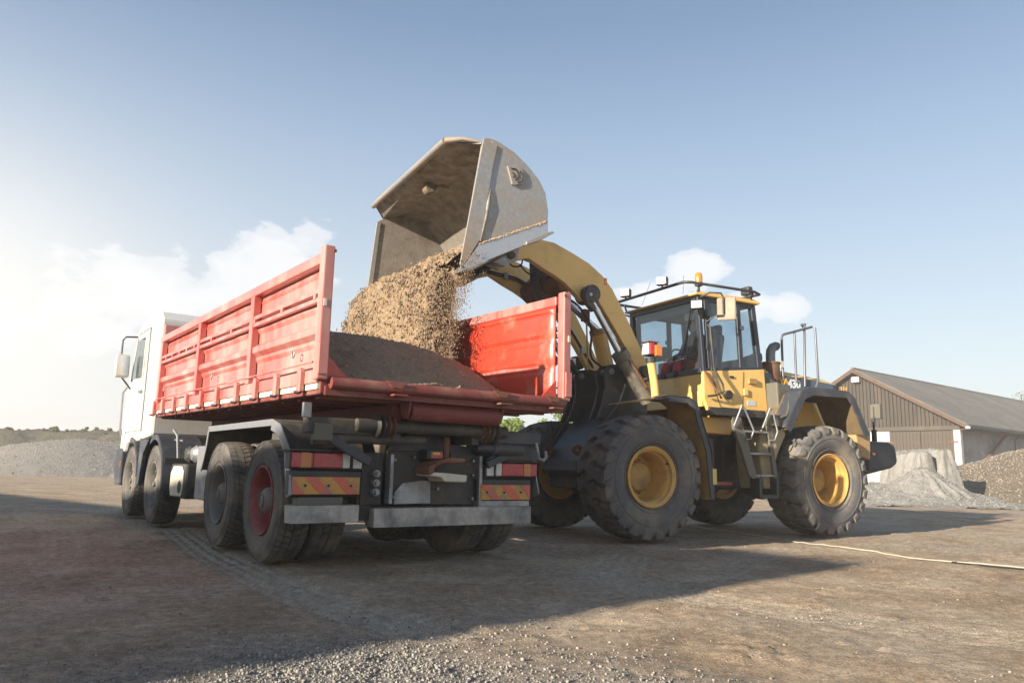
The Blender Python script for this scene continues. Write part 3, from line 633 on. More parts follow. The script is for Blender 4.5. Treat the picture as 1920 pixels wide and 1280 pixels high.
# ================================================================== TIPPER TRUCK   (x forward, y left, origin under the rear axle)
TX, TY, TYAW = -1.20561, 7.62008, 2.19672
truck = thing('tipper_truck', 'four-axle red and white tipper truck seen from behind with its tailgate open', 'truck', (TX, TY, 0), TYAW)
RT = .54
def truck_tyre(w, seed=0):
    m = MB(); hw = w / 2
    prof = [(.30, -hw * .78), (.315, -hw * .86), (.36, -hw * .97), (.42, -hw * 1.0), (.47, -hw * .98), (.508, -hw * .90), (.522, -hw * .80), (.524, -hw * .4), (.524, 0), (.524, hw * .4), (.522, hw * .8), (.508, hw * .9), (.47, hw * .98), (.42, hw), (.36, hw * .97), (.315, hw * .86), (.30, hw * .78)]
    m.lathe(prof, n=56)
    # raised rings on the sidewall
    for s in (-1, 1):
        m.lathe([(.455, s * hw * .985), (.458, s * (hw * .985 + .005)), (.466, s * (hw * .975 + .005)), (.468, s * hw * .97)], n=56)
        m.lathe([(.335, s * hw * .92), (.338, s * (hw * .93 + .004)), (.345, s * (hw * .94 + .004)), (.35, s * hw * .95)], n=56)
    N_ = 52; rows = [(-.92, -.52, 0), (-.46, -.04, .35), (.04, .46, .85), (.52, .92, .5)]
    for (a, b, ph) in rows:
        for k in range(N_):
            t0 = 2 * PI * (k + ph) / N_; t1 = t0 + 2 * PI / N_ * .80; sk = .35 * 2 * PI / N_ * (1 if a < 0 else -1)
            vs = []
            for (y_, dt) in ((a * hw, 0), (b * hw, sk)):
                rr = RT - .018 * abs(y_ / hw) ** 3
                for t in (t0 + dt, t1 + dt):
                    for r_ in (.512, rr): vs.append((r_ * math.cos(t), y_, r_ * math.sin(t)))
            m.add(vs, [(0, 1, 3, 2), (4, 6, 7, 5), (0, 4, 5, 1), (2, 3, 7, 6), (1, 5, 7, 3)])
    return m
def deep_rim(mm, red_=False):
    # outer side is +y; the dish is deep, a domed hub cap stands in it
    m = MB(); m.lathe([(.300, .125), (.305, .135), (.297, .140), (.285, .128), (.272, .085), (.262, .02), (.255, -.07), (.235, -.105), (.19, -.115), (.13, -.115), (.12, -.10), (.12, -.115), (.0, -.118)], n=48)
    m.lathe([(.300, .125), (.300, -.12), (.285, -.125), (.20, -.13), (0, -.13)], n=48); return m
def hub_cap():
    m = MB(); m.lathe([(.135, -.12), (.135, -.03), (.118, .03), (.112, .085), (.095, .11), (.055, .128), (0, .132)], n=32); m.lathe([(.06, .125), (.06, .137), (.052, .137), (.052, .125)], n=24); return m
def convex_rim():
    m = MB(); m.lathe([(.300, .125), (.306, .135), (.297, .14), (.286, .125), (.270, .07), (.258, .00), (.245, -.03), (.225, .035), (.205, .062), (.165, .068), (.150, .062), (.135, .01), (0, .01)], n=48)
    m.lathe([(.300, .125), (.300, -.12), (.25, -.12), (0, -.12)], n=48); return m
def nuts(r, y, n=10, s=.018, l=.035):
    out = []
    for k in range(n):
        t = 2 * PI * k / n; out.append(MB().cyl((r * math.cos(t), y, r * math.sin(t)), (r * math.cos(t), y + l, r * math.sin(t)), s, 6))
    return out
ty_r = None
def mk_wheel(kind, x, y, flip, first=None):
    if first is not None:
        return clone(first, truck, (x, y, RT), (0, random.uniform(0, 1), PI if flip else 0))
    if kind == 'front':
        w = convex_rim().build('wheel', rim_grey, truck, smooth=35, loc=(x, y, RT), rot=(0, 0, PI if flip else 0)); truck_tyre(.30).build('tyre', rubber_t, w, smooth=35)
        for q in nuts(.187, .06): q.build('wheel_nut', alum, w)
        MB().lathe([(.125, .0), (.12, .075), (.10, .095), (.04, .10), (.035, .125), (0, .128)], n=28).build('hub', rim_grey, w, smooth=35)
    else:
        w = deep_rim(kind).build('wheel', rim_red if kind == 'red' else rim_grey, truck, smooth=35, loc=(x, y, RT), rot=(0, 0, PI if flip else 0)); truck_tyre(.285).build('tyre', rubber_t, w, smooth=35)
        hub_cap().build('hub_cap', rim_grey, w, smooth=35)
        for q in nuts(.16, -.118, 10, .015, .03): q.build('wheel_nut', rim_grey, w)
    return w
A3, A2, A1 = 1.398, 4.635, 6.374
wr = mk_wheel('red', 0, 1.095, False); wr['label'] = 'rear wheel with a faded red rim'
wg = mk_wheel('grey', A3, 1.095, False)
for x in (0, A3):
    for (y, fl) in ((.765, True), (-.765, False), (-1.095, True)): mk_wheel('', x, y, fl, wg)
wf = mk_wheel('front', A1, 1.09, False); mk_wheel('', A2, 1.09, False, wf); mk_wheel('', A1, -1.09, True, wf); mk_wheel('', A2, -1.09, True, wf)

def P(nm, mb, m, par=truck, **k): return mb.build(nm, m, par, **k)
# chassis
ch = MB()
for s in (-1, 1): ch.box(-.66, 7.0, s * .39 - .035, s * .39 + .035, .80, 1.06)
for x in (-.6, .7, 2.1, 3.4, 4.0, 5.5): ch.box(x - .05, x + .05, -.37, .37, .83, 1.03)
P('chassis_frame', ch, blk_dusty, bevel=.008)
sf = MB()
for s in (-1, 1): sf.box(-.95, 4.7, s * .41 - .04, s * .41 + .04, 1.075, 1.22)
P('subframe', sf, blk_dusty, bevel=.008)
for x in (0, A3, A2, A1):
    ax = MB().cyl((x, -1.0, RT), (x, 1.0, RT), .075, 14)
    if x < 2: ax.lathe([(.10, -.26), (.20, -.14), (.25, 0), (.20, .14), (.10, .26)], c=(x, 0, RT), n=24)
    P('axle', ax, blk_dusty, smooth=35)
for s in (-1, 1):
    q = MB()
    for zz, L in ((.74, 1.35), (.71, 1.1), (.68, .8), (.65, .55)): q.box(A3 / 2 - L / 2, A3 / 2 + L / 2, s * .53 - .05, s * .53 + .05, zz, zz + .026)
    P('leaf_spring', q, blk_dusty)

# ---- tipping body, tilted very slightly nose-up as in the photo
TILT = .0088
def bd(mb):
    mb.v = [(x, y, z + TILT * (x + 1.26)) for x, y, z in mb.v]; return mb
XR, XF = -1.24, 4.82
P('bed_floor', bd(MB().box(XR, XF, -1.14, 1.14, 1.49, 1.545)), red_dull)
cr = MB()
for k in range(15): x = XR + .25 + k * .41; cr.box(x - .03, x + .03, -1.16, 1.16, 1.39, 1.488)
cr.box(-.93, XF, .36, .46, 1.24, 1.39); cr.box(-.93, XF, -.46, -.36, 1.24, 1.39)
P('cross_bearer', bd(cr), red_dull)
for s in (-1, 1): P('bed_edge_beam', bd(MB().box(XR + .02, XF, s * 1.19 - .045, s * 1.19 + .045, 1.41, 1.535)), red_dull, bevel=.01)
P('rear_edge_beam', bd(MB().tube([(XR - .03, -1.2, 1.50), (XR - .03, 1.17, 1.50)], .048, 12).box(XR - .01, XR + .09, -1.2, 1.2, 1.405, 1.475)), red_dull, smooth=30)
for yy in (-1.10, -.50, .56):
    l = MB().prism([(yy - .04, 1.545), (yy + .16, 1.553), (yy + .10, 1.50), (yy + .02, 1.49)], XR - .09, XR - .07, 'x').box(XR - .12, XR - .02, yy - .03, yy + .1, 1.43, 1.447)
    P('tailgate_catch', bd(l), rust if yy < 0 else red_dull, bevel=.004)
P('front_wall', bd(MB().box(XF, XF + .06, -1.22, 1.22, 1.45, 2.75)), red, bevel=.01)
# side panels: outer shell with recessed fields, frame rails and posts
def side(sgn):
    o = 1.25 * sgn; inn = 1.185 * sgn
    def yb(a, b): return (min(o * a, o * b), max(o * a, o * b))
    def bx(x0, x1, ya, yb_, z0, z1):
        y0, y1 = sorted((sgn * ya, sgn * yb_)); return MB().box(x0, x1, y0, y1, z0, z1)
    XP = -1.19
    # inner corrugated skin: horizontal pressed grooves (a bent sheet)
    prof = [(1.185, 1.56), (1.185, 1.62), (1.185, 1.80), (1.205, 1.835), (1.205, 1.885), (1.185, 1.92), (1.185, 2.09), (1.205, 2.125), (1.205, 2.17), (1.185, 2.205), (1.185, 2.39), (1.198, 2.41), (1.185, 2.43), (1.185, 2.47)]
    sk = MB(); n = len(prof); L0, L1 = XP + .05, XF - .03; nx = 40
    V = []; 
    for i in range(nx + 1):
        x = L0 + (L1 - L0) * i / nx; fl = min(1, (x - L0) / .16, (L1 - x) / .16); fl = max(fl, 0)
        for (yy, zz) in prof:
            dent = .007 * noise.noise(Vector((x * 2.3, zz * 3.1, sgn * 4))) + .004 * noise.noise(Vector((x * 6, zz * 7, sgn)))
            V.append((x, sgn * (1.185 + (yy - 1.185) * fl + dent), zz))
    for i in range(nx):
        for k in range(n - 1): sk.f.append((i * n + k, i * n + k + 1, (i + 1) * n + k + 1, (i + 1) * n + k))
    sk.v = V
    pl = P('side_panel', bd(sk), red_in if sgn < 0 else red, smooth=25)
    so = pl.modifiers.new('thick', 'SOLIDIFY'); so.thickness = .012; so.offset = -1 if sgn > 0 else 1
    P('top_rail', bd(bx(XP + .03, XF, 1.175, 1.262, 2.47, 2.565)), red, bevel=.012)
    P('rail', bd(bx(XP + .04, XF, 1.215, 1.258, 2.225, 2.265)), red, bevel=.006)
    P('rail', bd(bx(XP + .04, XF, 1.215, 1.258, 2.155, 2.195)), red, bevel=.006)
    nb = 16
    for k in range(nb):
        x = XP + .12 + k * (XF - XP - .2) / (nb - 1)
        if k % 2 == 0 or k > 10: P('rail_clip', bd(bx(x, x + .05, 1.219, 1.262, 2.185, 2.232)), red)
    # long pressed belt beam
    for (a, b) in ((XP + .06, .53), (.64, 2.56), (2.67, XF - .06)):
        q = MB().prism([(sgn * 1.20, 1.86), (sgn * 1.25, 1.90), (sgn * 1.25, 1.955), (sgn * 1.20, 1.99)], a, b, 'x'); P('belt_beam', bd(q), red, bevel=.006)
    for (px, w) in ((.585, .10), (2.615, .10), (4.70, .10)):
        P('post', bd(bx(px - w / 2, px + w / 2, 1.195, 1.268, 1.60, 2.47)), red, bevel=.008)
    # rear corner post: broad face seen from behind
    P('corner_post', bd(bx(XR - .03, XP + .02, 1.195, 1.285, 1.52, 2.60)), red, bevel=.012)
    P('post_bracket', bd(bx(XR - .05, XR - .031, 1.21, 1.285, 1.56, 1.80)), red, bevel=.004)
    lt = MB().prism([(sgn * 1.17, 1.56), (sgn * 1.17, 1.72), (sgn * 1.0, 1.56)], XR + .05, XR + .07, 'x'); P('corner_gusset', bd(lt), red_in)
    # lower hinge strip and lugs
    P('hinge_strip', bd(bx(XR + .04, XF, 1.235, 1.262, 1.50, 1.60)), red, bevel=.004)
    P('hinge_strip', bd(bx(XR + .04, XF, 1.225, 1.25, 1.45, 1.495)), cream if sgn > 0 else red)  # cream on the left side paints in the gloss on the red strip
    P('hinge_rod', bd(MB().tube([(XR + .1, sgn * 1.275, 1.665), (1.2, sgn * 1.272, 1.655), (2.6, sgn * 1.275, 1.66), (XF - .1, sgn * 1.27, 1.655)], .009, 6)), red)
    for hx in (-.92, -.34, .23, .83, 1.53, 2.18, 2.87, 3.53, 4.18, 4.72):
        q = MB().prism([(hx - .03, 1.44), (hx + .05, 1.42), (hx + .055, 1.60), (hx + .03, 1.635), (hx - .01, 1.635), (hx - .035, 1.60)], *sorted((sgn * 1.262, sgn * 1.30)), 'y'); P('hinge_lug', bd(q), red, bevel=.006)
        P('hinge_pin', bd(MB().cyl((hx, sgn * 1.30, 1.435), (hx, sgn * 1.335, 1.435), .014, 8)), alum)
    if sgn > 0:
        for hx in (-.65, 1.9, 4.3): P('lashing_ring', bd(MB().tube([(hx + .03 * math.cos(t), 1.262, 1.775 + .03 * math.sin(t)) for t in np.linspace(0, 2 * PI, 13)[:-1]], .007, 6, closed=True)), alum)
    P('reflector', bd(bx(XR - .04, XR - .031, 1.245, 1.27, 2.10, 2.16)), cream)
    P('reflector', bd(bx(XR - .04, XR - .031, 1.19, 1.215, 2.545, 2.57)), rust)
side(1); side(-1)

# rollers / hinge tube under the body rear
P('roller', MB().lathe([(.0, -.54), (.075, -.54), (.086, -.52), (.086, .36), (.075, .38), (0, .38)], c=(-1.1, 0, 1.335), n=24), red_dull, smooth=35, label='long dull red roller tube under the bed edge')
for yy in (-.55, .41): P('roller_bracket', MB().prism([(-1.19, 1.41), (-1.0, 1.41), (-1.02, 1.34), (-1.06, 1.27), (-1.14, 1.27), (-1.17, 1.33)], yy - .012, yy + .012, 'y'), red_dull, bevel=.004)
P('hinge_shaft', MB().cyl((-.98, -.72, 1.20), (-.98, .80, 1.20), .055, 16), blk_dusty, smooth=35)
for yy in (.62, -.60):
    for q in range(4): P('hinge_disc', MB().lathe([(0, -.008), (.085 - .006 * q, -.012), (.105 - .006 * q, 0), (.085 - .006 * q, .012), (0, .008)], c=(-.98, yy - .05 * q * (1 if yy > 0 else -1), 1.20), n=26), blk_dusty if q < 2 else rust, smooth=35)
P('cross_tube', MB().tube([(-.9, 1.15, 1.06), (-.9, .85, 1.09), (-.9, .4, 1.09), (-.9, .1, 1.10)], [.035, .045, .045, .03], 12), blk_dusty, smooth=35)
P('cross_tube', MB().tube([(-.9, -.45, 1.05), (-.9, -.62, 1.05), (-.9, -.64, 1.05), (-.9, -.98, 1.05)], [.04, .04, .06, .06], 14), greyp, smooth=35)
P('cross_beam', MB().box(-.95, -.80, .46, 1.2, 1.12, 1.25), blk_dusty, bevel=.01)
P('cross_beam', MB().box(-.95, -.80, -1.18, -.46, 1.10, 1.22), greyp, bevel=.01)
P('tow_hook', MB().tube([(-.95, -1.12, 1.12), (-.97, -1.13, 1.02), (-1.0, -1.12, .97), (-1.03, -1.15, .95), (-1.02, -1.19, .98), (-1.0, -1.2, 1.04)], .017, 8), alum)
P('bracket', MB().box(-.98, -.90, 1.0, 1.16, 1.06, 1.20), olive, bevel=.006)
P('bracket', MB().box(-.97, -.93, 1.19, 1.26, 1.24, 1.36), alum, bevel=.004)
P('diagonal_brace', MB().obox((-.92, .84, 1.0), (.05, .46, .075), (R_(27), 0, 0)), greyp, bevel=.006)
P('diagonal_brace', MB().obox((-.86, -.80, .98), (.04, .42, .07), (R_(-24), 0, 0)), greyp, bevel=.006)
P('light_bracket', MB().prism([(-.60, .95), (-1.22, .95), (-1.20, 1.06), (-1.0, 1.10), (-.85, 1.09)], -.86, -.83, 'x'), greyp, bevel=.004)
# coupling frame and plates
P('coupling_plate', MB().prism([(.36, 1.00), (.36, .535), (-.565, .52), (-.565, .99), (-.35, 1.0), (-.2, 1.02)], -.72, -.68, 'x'), blk_dusty, bevel=.006)
P('coupling_head_plate', MB().prism([(.40, 1.0), (.36, 1.08), (.20, 1.155), (-.1, 1.165), (-.18, 1.10), (-.27, 1.05), (-.27, 1.0)], -.76, -.72, 'x'), greyp, bevel=.006)
P('coupling_head_plate', MB().prism([(-.27, 1.08), (-.50, 1.06), (-.50, .93), (-.27, .90)], -.745, -.722, 'x'), greyp, bevel=.004)
P('lower_plate', MB().prism([(.30, .535), (.30, .64), (.22, .72), (.02, .745), (-.06, .74), (-.07, .54)], -.752, -.722, 'x'), alum, bevel=.004, label='pale metal lower plate')  # paler metal plate with cut corners on the coupling plate
P('side_cheek', MB().box(-.80, -.70, .34, .375, .54, .97), alum, bevel=.006)
P('side_cheek', MB().box(-.80, -.70, -.60, -.565, .52, .98), alum, bevel=.006)
for (yy, zz) in ((.31, .92), (.31, .60), (-.52, .93), (-.52, .80), (-.52, .58), (.12, .95), (.02, .95), (-.14, .67)):
    P('bolt', MB().cyl((-.72, yy, zz), (-.765, yy, zz), .014, 6), alum)
cj = MB(); cj.prism([(.10, .80), (.10, .87), (-.02, .93), (-.12, .95), (-.28, .945), (-.28, .91), (-.05, .90), (.04, .86), (.05, .80)], -1.0, -.74, 'x')
P('coupling_jaw', cj, rust, bevel=.012, label='rusty upper jaw of the trailer coupling')
P('coupling_jaw', MB().prism([(.10, .79), (-.02, .775), (-.05, .74), (-.28, .735), (-.29, .80), (-.03, .82), (.05, .82)], -1.02, -.74, 'x'), cream, bevel=.012, label='pale worn lower jaw of the trailer coupling')
P('coupling_pin', MB().lathe([(0, .0), (.03, .0), (.028, .15), (.034, .2), (.025, .235), (0, .24)], c=(-.88, -.14, .90), axis='z', n=16), rust, smooth=35)
P('coupling_body', MB().box(-.90, -.74, -.10, .07, .93, 1.02), blk, bevel=.01)
P('coupling_sticker', MB().box(-.904, -.9, -.09, .03, .945, 1.0), redlens); P('coupling_sticker', MB().box(-.907, -.9, -.06, .01, .975, .998), letty)
# connector sockets, cables
for zz in (.80, .72, .64): P('air_socket', MB().cyl((-.70, .50, zz), (-.80, .50, zz), .032, 12).cyl((-.80, .50, zz), (-.83, .50, zz), .02, 10), alum, smooth=35)
P('bracket', MB().box(-.74, -.70, .42, .62, .53, .98), blk, bevel=.006)
for k in range(3): P('air_hose', MB().tube([(-.70, .75 + k * .08, 1.04 - .02 * k), (-.80, .95, .99 - .02 * k), (-.74, 1.2, 1.0 - .01 * k)], .012, 8), rubber)
# light clusters
def lights(s, z0, hang):
    a, b = (.76, 1.27) if s > 0 else (.75, 1.245)
    def bx(x0, x1, ya, yb_, za, zb): y0, y1 = sorted((s * ya, s * yb_)); return MB().box(x0, x1, y0, y1, za, zb)
    h = P('tail_light', bx(-.79, -.68, a - .01, b + .01, z0 - .005, z0 + .138), plastic, bevel=.008)
    P('lens', bx(-.812, -.79, b - .20 if s > 0 else b - .08, b, z0 + .005, z0 + .128), redlens, h, bevel=.008)
    P('lens', bx(-.814, -.79, b - .165, b - .078, z0 + .004, z0 + .129), orlens, h, bevel=.006)
    P('lens', bx(-.812, -.79, a + .07, b - .167, z0 + .005, z0 + .128), redlens, h, bevel=.008)
    P('lens', bx(-.811, -.79, a, a + .067, z0 + .005, z0 + .128), whlens, h, bevel=.008)
    P('light_shelf', bx(-.83, -.60, a - .03, b + .03, z0 + .142, z0 + .152), greyp)
    r = P('reversing_lamp', bx(-.80, -.72, a - .12, a - .015, z0 - .01, z0 + .11), plastic, bevel=.006); P('lens', bx(-.81, -.80, a - .108, a - .028, z0 + .005, z0 + .095), whlens, r, bevel=.006)
    zz = z0 - .21 if s > 0 else z0 - .22; ya, yb_ = (.66, 1.255) if s > 0 else (.575, 1.17)
    pz = P('hazard_board', bx(-.80, -.785, ya, yb_, zz, zz + .14), rfl_o, label='orange and red striped marker board')
    for k in range(3):
        y0 = ya + .0 + k * .24; q = MB(); d = .14
        pts = [(y0, zz), (y0 + .11, zz), (y0 + .11 + d, zz + .14), (y0 + d, zz + .14)] if s > 0 else [(y0 + d, zz), (y0 + .11 + d, zz), (y0 + .11, zz + .14), (y0, zz + .14)]
        pts = [(min(max(p[0], ya), yb_), p[1]) for p in pts]
        P('stripe', q.prism([(s * p[0], p[1]) for p in pts], -.804, -.8, 'x'), rfl_r, pz)
    for k in range(3): P('rivet', MB().cyl((-.803, s * (ya + .08 + .2 * k), zz + .07), (-.81, s * (ya + .08 + .2 * k), zz + .07), .011, 8), blk, pz)
    P('scratch', MB().obox((-.8065, s * (ya + .27), zz + .03), (.003, .09, .007), (R_(38 * s), 0, 0)), alum, pz)
    P('marker_backing', bx(-.78, -.70, ya - .02, yb_ + .02, zz - .01, zz + .19), plastic, bevel=.006)
lights(1, .835, 0); lights(-1, .79, 0)
# bumper in two dented pieces
def bump(y0, y1, z0, z1, nm):
    m = MB(); n = 14
    for i in range(n):
        a = y0 + (y1 - y0) * i / n; b = y0 + (y1 - y0) * (i + 1) / n
        da = .012 * noise.noise(Vector((a * 4, 1, 0))); db = .012 * noise.noise(Vector((b * 4, 1, 0)))
        for (za, zb) in ((z0, z0 + .05), (z0 + .05, z1 - .02), (z1 - .02, z1)):
            m.add([(-.82 + da, a, za), (-.82 + db, b, za), (-.82 + db, b, zb), (-.82 + da, a, zb)], [(0, 1, 2, 3)])
        m.add([(-.82 + da, a, z1), (-.82 + db, b, z1), (-.66, b, z1 + .006), (-.66, a, z1 + .006)], [(0, 1, 2, 3)])
        m.add([(-.82 + da, a, z0), (-.82 + db, b, z0), (-.68, b, z0), (-.68, a, z0)], [(0, 3, 2, 1)])
    m.add([(-.82, y0, z0), (-.82, y0, z1), (-.66, y0, z1), (-.68, y0, z0)], [(0, 1, 2, 3)]); m.add([(-.82, y1, z0), (-.82, y1, z1), (-.66, y1, z1), (-.68, y1, z0)], [(3, 2, 1, 0)])
    return P('bumper', m, bumper_m, smooth=30)
bumper_m = mat('scraped_bumper_steel', (.42, .40, .37), .45, metal=.35, dirt=(.13, .12, .115), amt=.42, scale=3.2, var=.2, bump=.002, bscale=20)
bump(.66, 1.25, .395, .535, ''); bump(-1.17, .52, .345, .505, '')
P('bumper_mount', MB().box(-.72, -.60, .50, .64, .40, .80), blk, bevel=.008); P('bumper_mount', MB().box(-.70, -.55, -.52, -.44, .42, .80), blk, bevel=.008)
P('bumper_mount', MB().box(-.79, -.70, -1.17, -.57, .505, .56), alum, bevel=.004)
P('bumper_mount', MB().box(-.79, -.70, .80, 1.2, .535, .60), olive, bevel=.004)
# angular rear mudguards in bright sheet metal
gp = [(2.0, .78), (1.86, 1.04), (1.80, 1.245), (-.27, 1.25), (-.48, 1.20), (-.71, 1.01), (-.83, .62)]
for s in (1, -1):
    m = MB(); m.strip(gp[:-2] + [(-.66, .95), (-.70, .62)], *sorted((s * .56, s * 1.262)), .012, 'y'); P('mudguard', m, blk_dusty)
    m = MB()
    for i in range(len(gp) - 1):
        (xa, za), (xb, zb) = gp[i], gp[i + 1]
        L = math.hypot(xb - xa, zb - za); nx_, nz_ = (zb - za) / L, -(xb - xa) / L
        w = .045 if i in (0, 1) else (.06 if i == 2 else .10)
        cxm, czm = .6, .5
        if (cxm - xa) * nx_ + (czm - za) * nz_ < 0: nx_, nz_ = -nx_, -nz_
        w0 = w if i > 0 else w; 
        m.prism([(xa, za), (xb, zb), (xb + nx_ * w, zb + nz_ * w), (xa + nx_ * w, za + nz_ * w)], *sorted((s * 1.258, s * 1.272)), 'y')
    P('mudguard_trim', m, alum, bevel=.003, label='bright folded edge of the mudguard')
    P('mud_flap', MB().box(-.70, -.685, *sorted((s * .60, s * 1.24)), .60, .98), rubber)
# front mudguards: rounded plastic over each front wheel
for s in (1, -1):
    for (cx, a0, a1, r0) in ((A2, -8, 118, .64), (A1, 5, 100, .63)):
        m = MB(); arc = [(cx - r0 * math.cos(R_(a)), .56 + r0 * math.sin(R_(a))) for a in np.linspace(a0, a1, 15)]
        m.strip(arc, *sorted((s * .72, s * 1.245)), .02, 'y'); P('front_mudguard', m, greyp, smooth=30)
        m = MB(); 
        for (q0, q1) in zip(arc[:-1], arc[1:]):
            d0 = Vector((q0[0] - cx, q0[1] - .56)).normalized() * .05; d1 = Vector((q1[0] - cx, q1[1] - .56)).normalized() * .05
            m.prism([q0, q1, (q1[0] - d1.x, q1[1] - d1.y), (q0[0] - d0.x, q0[1] - d0.y)], *sorted((s * 1.235, s * 1.25)), 'y')
        P('mudguard_trim', m, greyp)
    P('mud_flap', MB().prism([(A2 - .66, .42), (A2 - .60, .90), (A2 - .55, .90), (A2 - .62, .42)], *sorted((s * .78, s * 1.22)), 'y'), rubber)
    P('mud_flap', MB().box(A1 - .70, A1 - .66, *sorted((s * .80, s * 1.24)), .48, 1.18), greyp)
    P('fender_panel', MB().prism([(5.08, 1.16), (5.75, 1.16), (5.70, .95), (5.66, .50), (5.60, .50), (5.45, .95)], *sorted((s * 1.18, s * 1.24)), 'y'), greyp, bevel=.01)
    P('bumper_corner', MB().prism([(7.05, .45), (7.5, .45), (7.62, .75), (7.58, 1.05), (7.1, 1.05)], *sorted((s * 1.0, s * 1.26)), 'y'), greyp, bevel=.03)
P('front_bumper', MB().box(7.35, 7.6, -1.24, 1.24, .45, .98), greyp, bevel=.04)
P('marker_light', MB().box(6.98, 7.03, 1.262, 1.275, .74, .84), orlens)
# cab
cabp = [(5.06, 1.20), (5.06, 2.93), (5.25, 3.06), (5.7, 3.10), (6.5, 3.06), (6.80, 2.95), (7.05, 2.35), (7.28, 2.0), (7.42, 1.30), (7.42, .98), (7.0, .98), (6.92, 1.12), (5.95, 1.14)]
cb = P('cab', MB().prism(cabp, -1.24, 1.24, 'y'), white, bevel=.05)
for s in (1, -1):
    y0, y1 = sorted((s * 1.241, s * 1.262))
    d = P('cab_door', MB().prism([(5.72, 1.30), (5.72, 2.86), (6.62, 2.86), (6.93, 2.15), (6.98, 1.30)], y0, y1, 'y'), white, truck, bevel=.01)
    y2, y3 = sorted((s * 1.262, s * 1.272))
    P('door_window', MB().prism([(5.90, 2.12), (5.88, 2.76), (6.52, 2.76), (6.78, 2.15)], y2, y3, 'y'), glass_t, d, bevel=.004)
    y4, y5 = sorted((s * 1.262, s * 1.277))
    P('window_frame', MB().prism([(5.84, 2.07), (5.82, 2.81), (5.88, 2.81), (5.90, 2.07)], y4, y5, 'y').prism([(6.52, 2.81), (6.57, 2.81), (6.84, 2.12), (6.79, 2.12)], y4, y5, 'y'), cream, d)
    P('seam', MB().tube([(5.70, s * 1.243, 1.28), (5.70, s * 1.243, 2.88), (6.64, s * 1.243, 2.88), (6.95, s * 1.243, 2.15), (7.0, s * 1.243, 1.28)], .008, 4), blk, d)
    P('handle', MB().box(5.80, 6.0, *sorted((s * 1.262, s * 1.30)), 1.88, 1.92), alum, d, bevel=.006)
    P('handrail', MB().tube([(7.06, s * 1.29, 1.25), (7.07, s * 1.32, 1.35), (7.10, s * 1.33, 1.95), (7.08, s * 1.28, 2.05)], .018, 8), alum)
    P('mirror_arm', MB().tube([(6.70, s * 1.24, 2.85), (6.76, s * 1.42, 2.84), (6.77, s * 1.46, 2.78), (6.77, s * 1.46, 2.55)], .014, 8).tube([(6.86, s * 1.26, 2.0), (6.80, s * 1.42, 2.18)], .014, 8), plastic)
    mr = P('mirror', MB().box(6.70, 6.82, *sorted((s * 1.33, s * 1.54)), 2.17, 2.55), cream, bevel=.03); P('mirror_glass', MB().box(6.69, 6.70, *sorted((s * 1.35, s * 1.52)), 2.20, 2.52), mirrorm, mr)
P('windscreen', MB().add([(6.87, -1.1, 2.80), (6.87, 1.1, 2.80), (7.24, 1.1, 2.12), (7.24, -1.1, 2.12)], [(0, 1, 2, 3)]), glass_t)
P('sun_visor', MB().prism([(6.78, 2.98), (6.95, 2.94), (7.02, 2.80), (6.98, 2.80), (6.90, 2.90), (6.78, 2.93)], -1.18, 1.18, 'y'), plastic, bevel=.006)
P('rear_lamp_strip', MB().box(5.0, 5.06, .9, 1.2, 1.62, 1.70), plastic)
P('cab_catch', MB().cyl((5.02, 1.1, 2.03), (5.02, 1.2, 2.03), .03, 10), greyp)
# tanks and boxes on the left and right
for s in (1, -1):
    bx = P('battery_box', MB().box(2.98, 3.76, *sorted((s * .62, s * 1.19)), .41, .83), plastic, bevel=.03)
    P('cover_plate', MB().prism([(3.08, .44), (3.02, .55), (3.04, .74), (3.14, .80), (3.55, .80), (3.68, .72), (3.70, .52), (3.62, .43)], *sorted((s * 1.191, s * 1.205)), 'y'), cream, bx, bevel=.006)
    P('vent_hole', MB().cyl((3.17, s * 1.204, .55), (3.17, s * 1.212, .55), .075, 18), blk, bx)
    P('tool_box', MB().box(2.02, 2.46, *sorted((s * .66, s * 1.20)), .44, 1.04), alum, bevel=.012)
    for (tx, tz) in ((2.78, .95), (3.08, .95)): P('air_tank', MB().lathe([(0, -.30), (.07, -.285), (.105, -.24), (.105, .24), (.07, .285), (0, .30)], c=(tx, s * .90, tz), n=22), alum if tx < 3 else plastic, smooth=35)
    P('step_frame', MB().tube([(3.6, s * 1.15, .9), (3.6, s * 1.18, 1.18), (3.75, s * 1.2, 1.26)], .02, 6).tube([(3.62, s * 1.1, 1.12), (4.1, s * 1.1, 1.14)], .012, 6), alum)
P('lift_ram', MB().lathe([(0, -.2), (.12, -.2), (.13, .15), (.10, .18), (.10, .3), (0, .3)], c=(3.3, .45, 1.28), axis='x', n=20), red, smooth=35)
P('gearbox', MB().box(4.0, 5.4, -.3, .3, .5, 1.05), blk_dusty, bevel=.05)
P('spare_equipment', MB().box(3.9, 4.9, -.36, .36, 1.06, 1.40), blk_dusty, bevel=.04)
P('exhaust_silencer', MB().box(2.6, 3.8, -1.1, -.6, .84, 1.2), rust, bevel=.05)
P('drive_shaft', MB().cyl((.1, 0, .58), (4.0, 0, .75), .05, 12), blk_dusty)

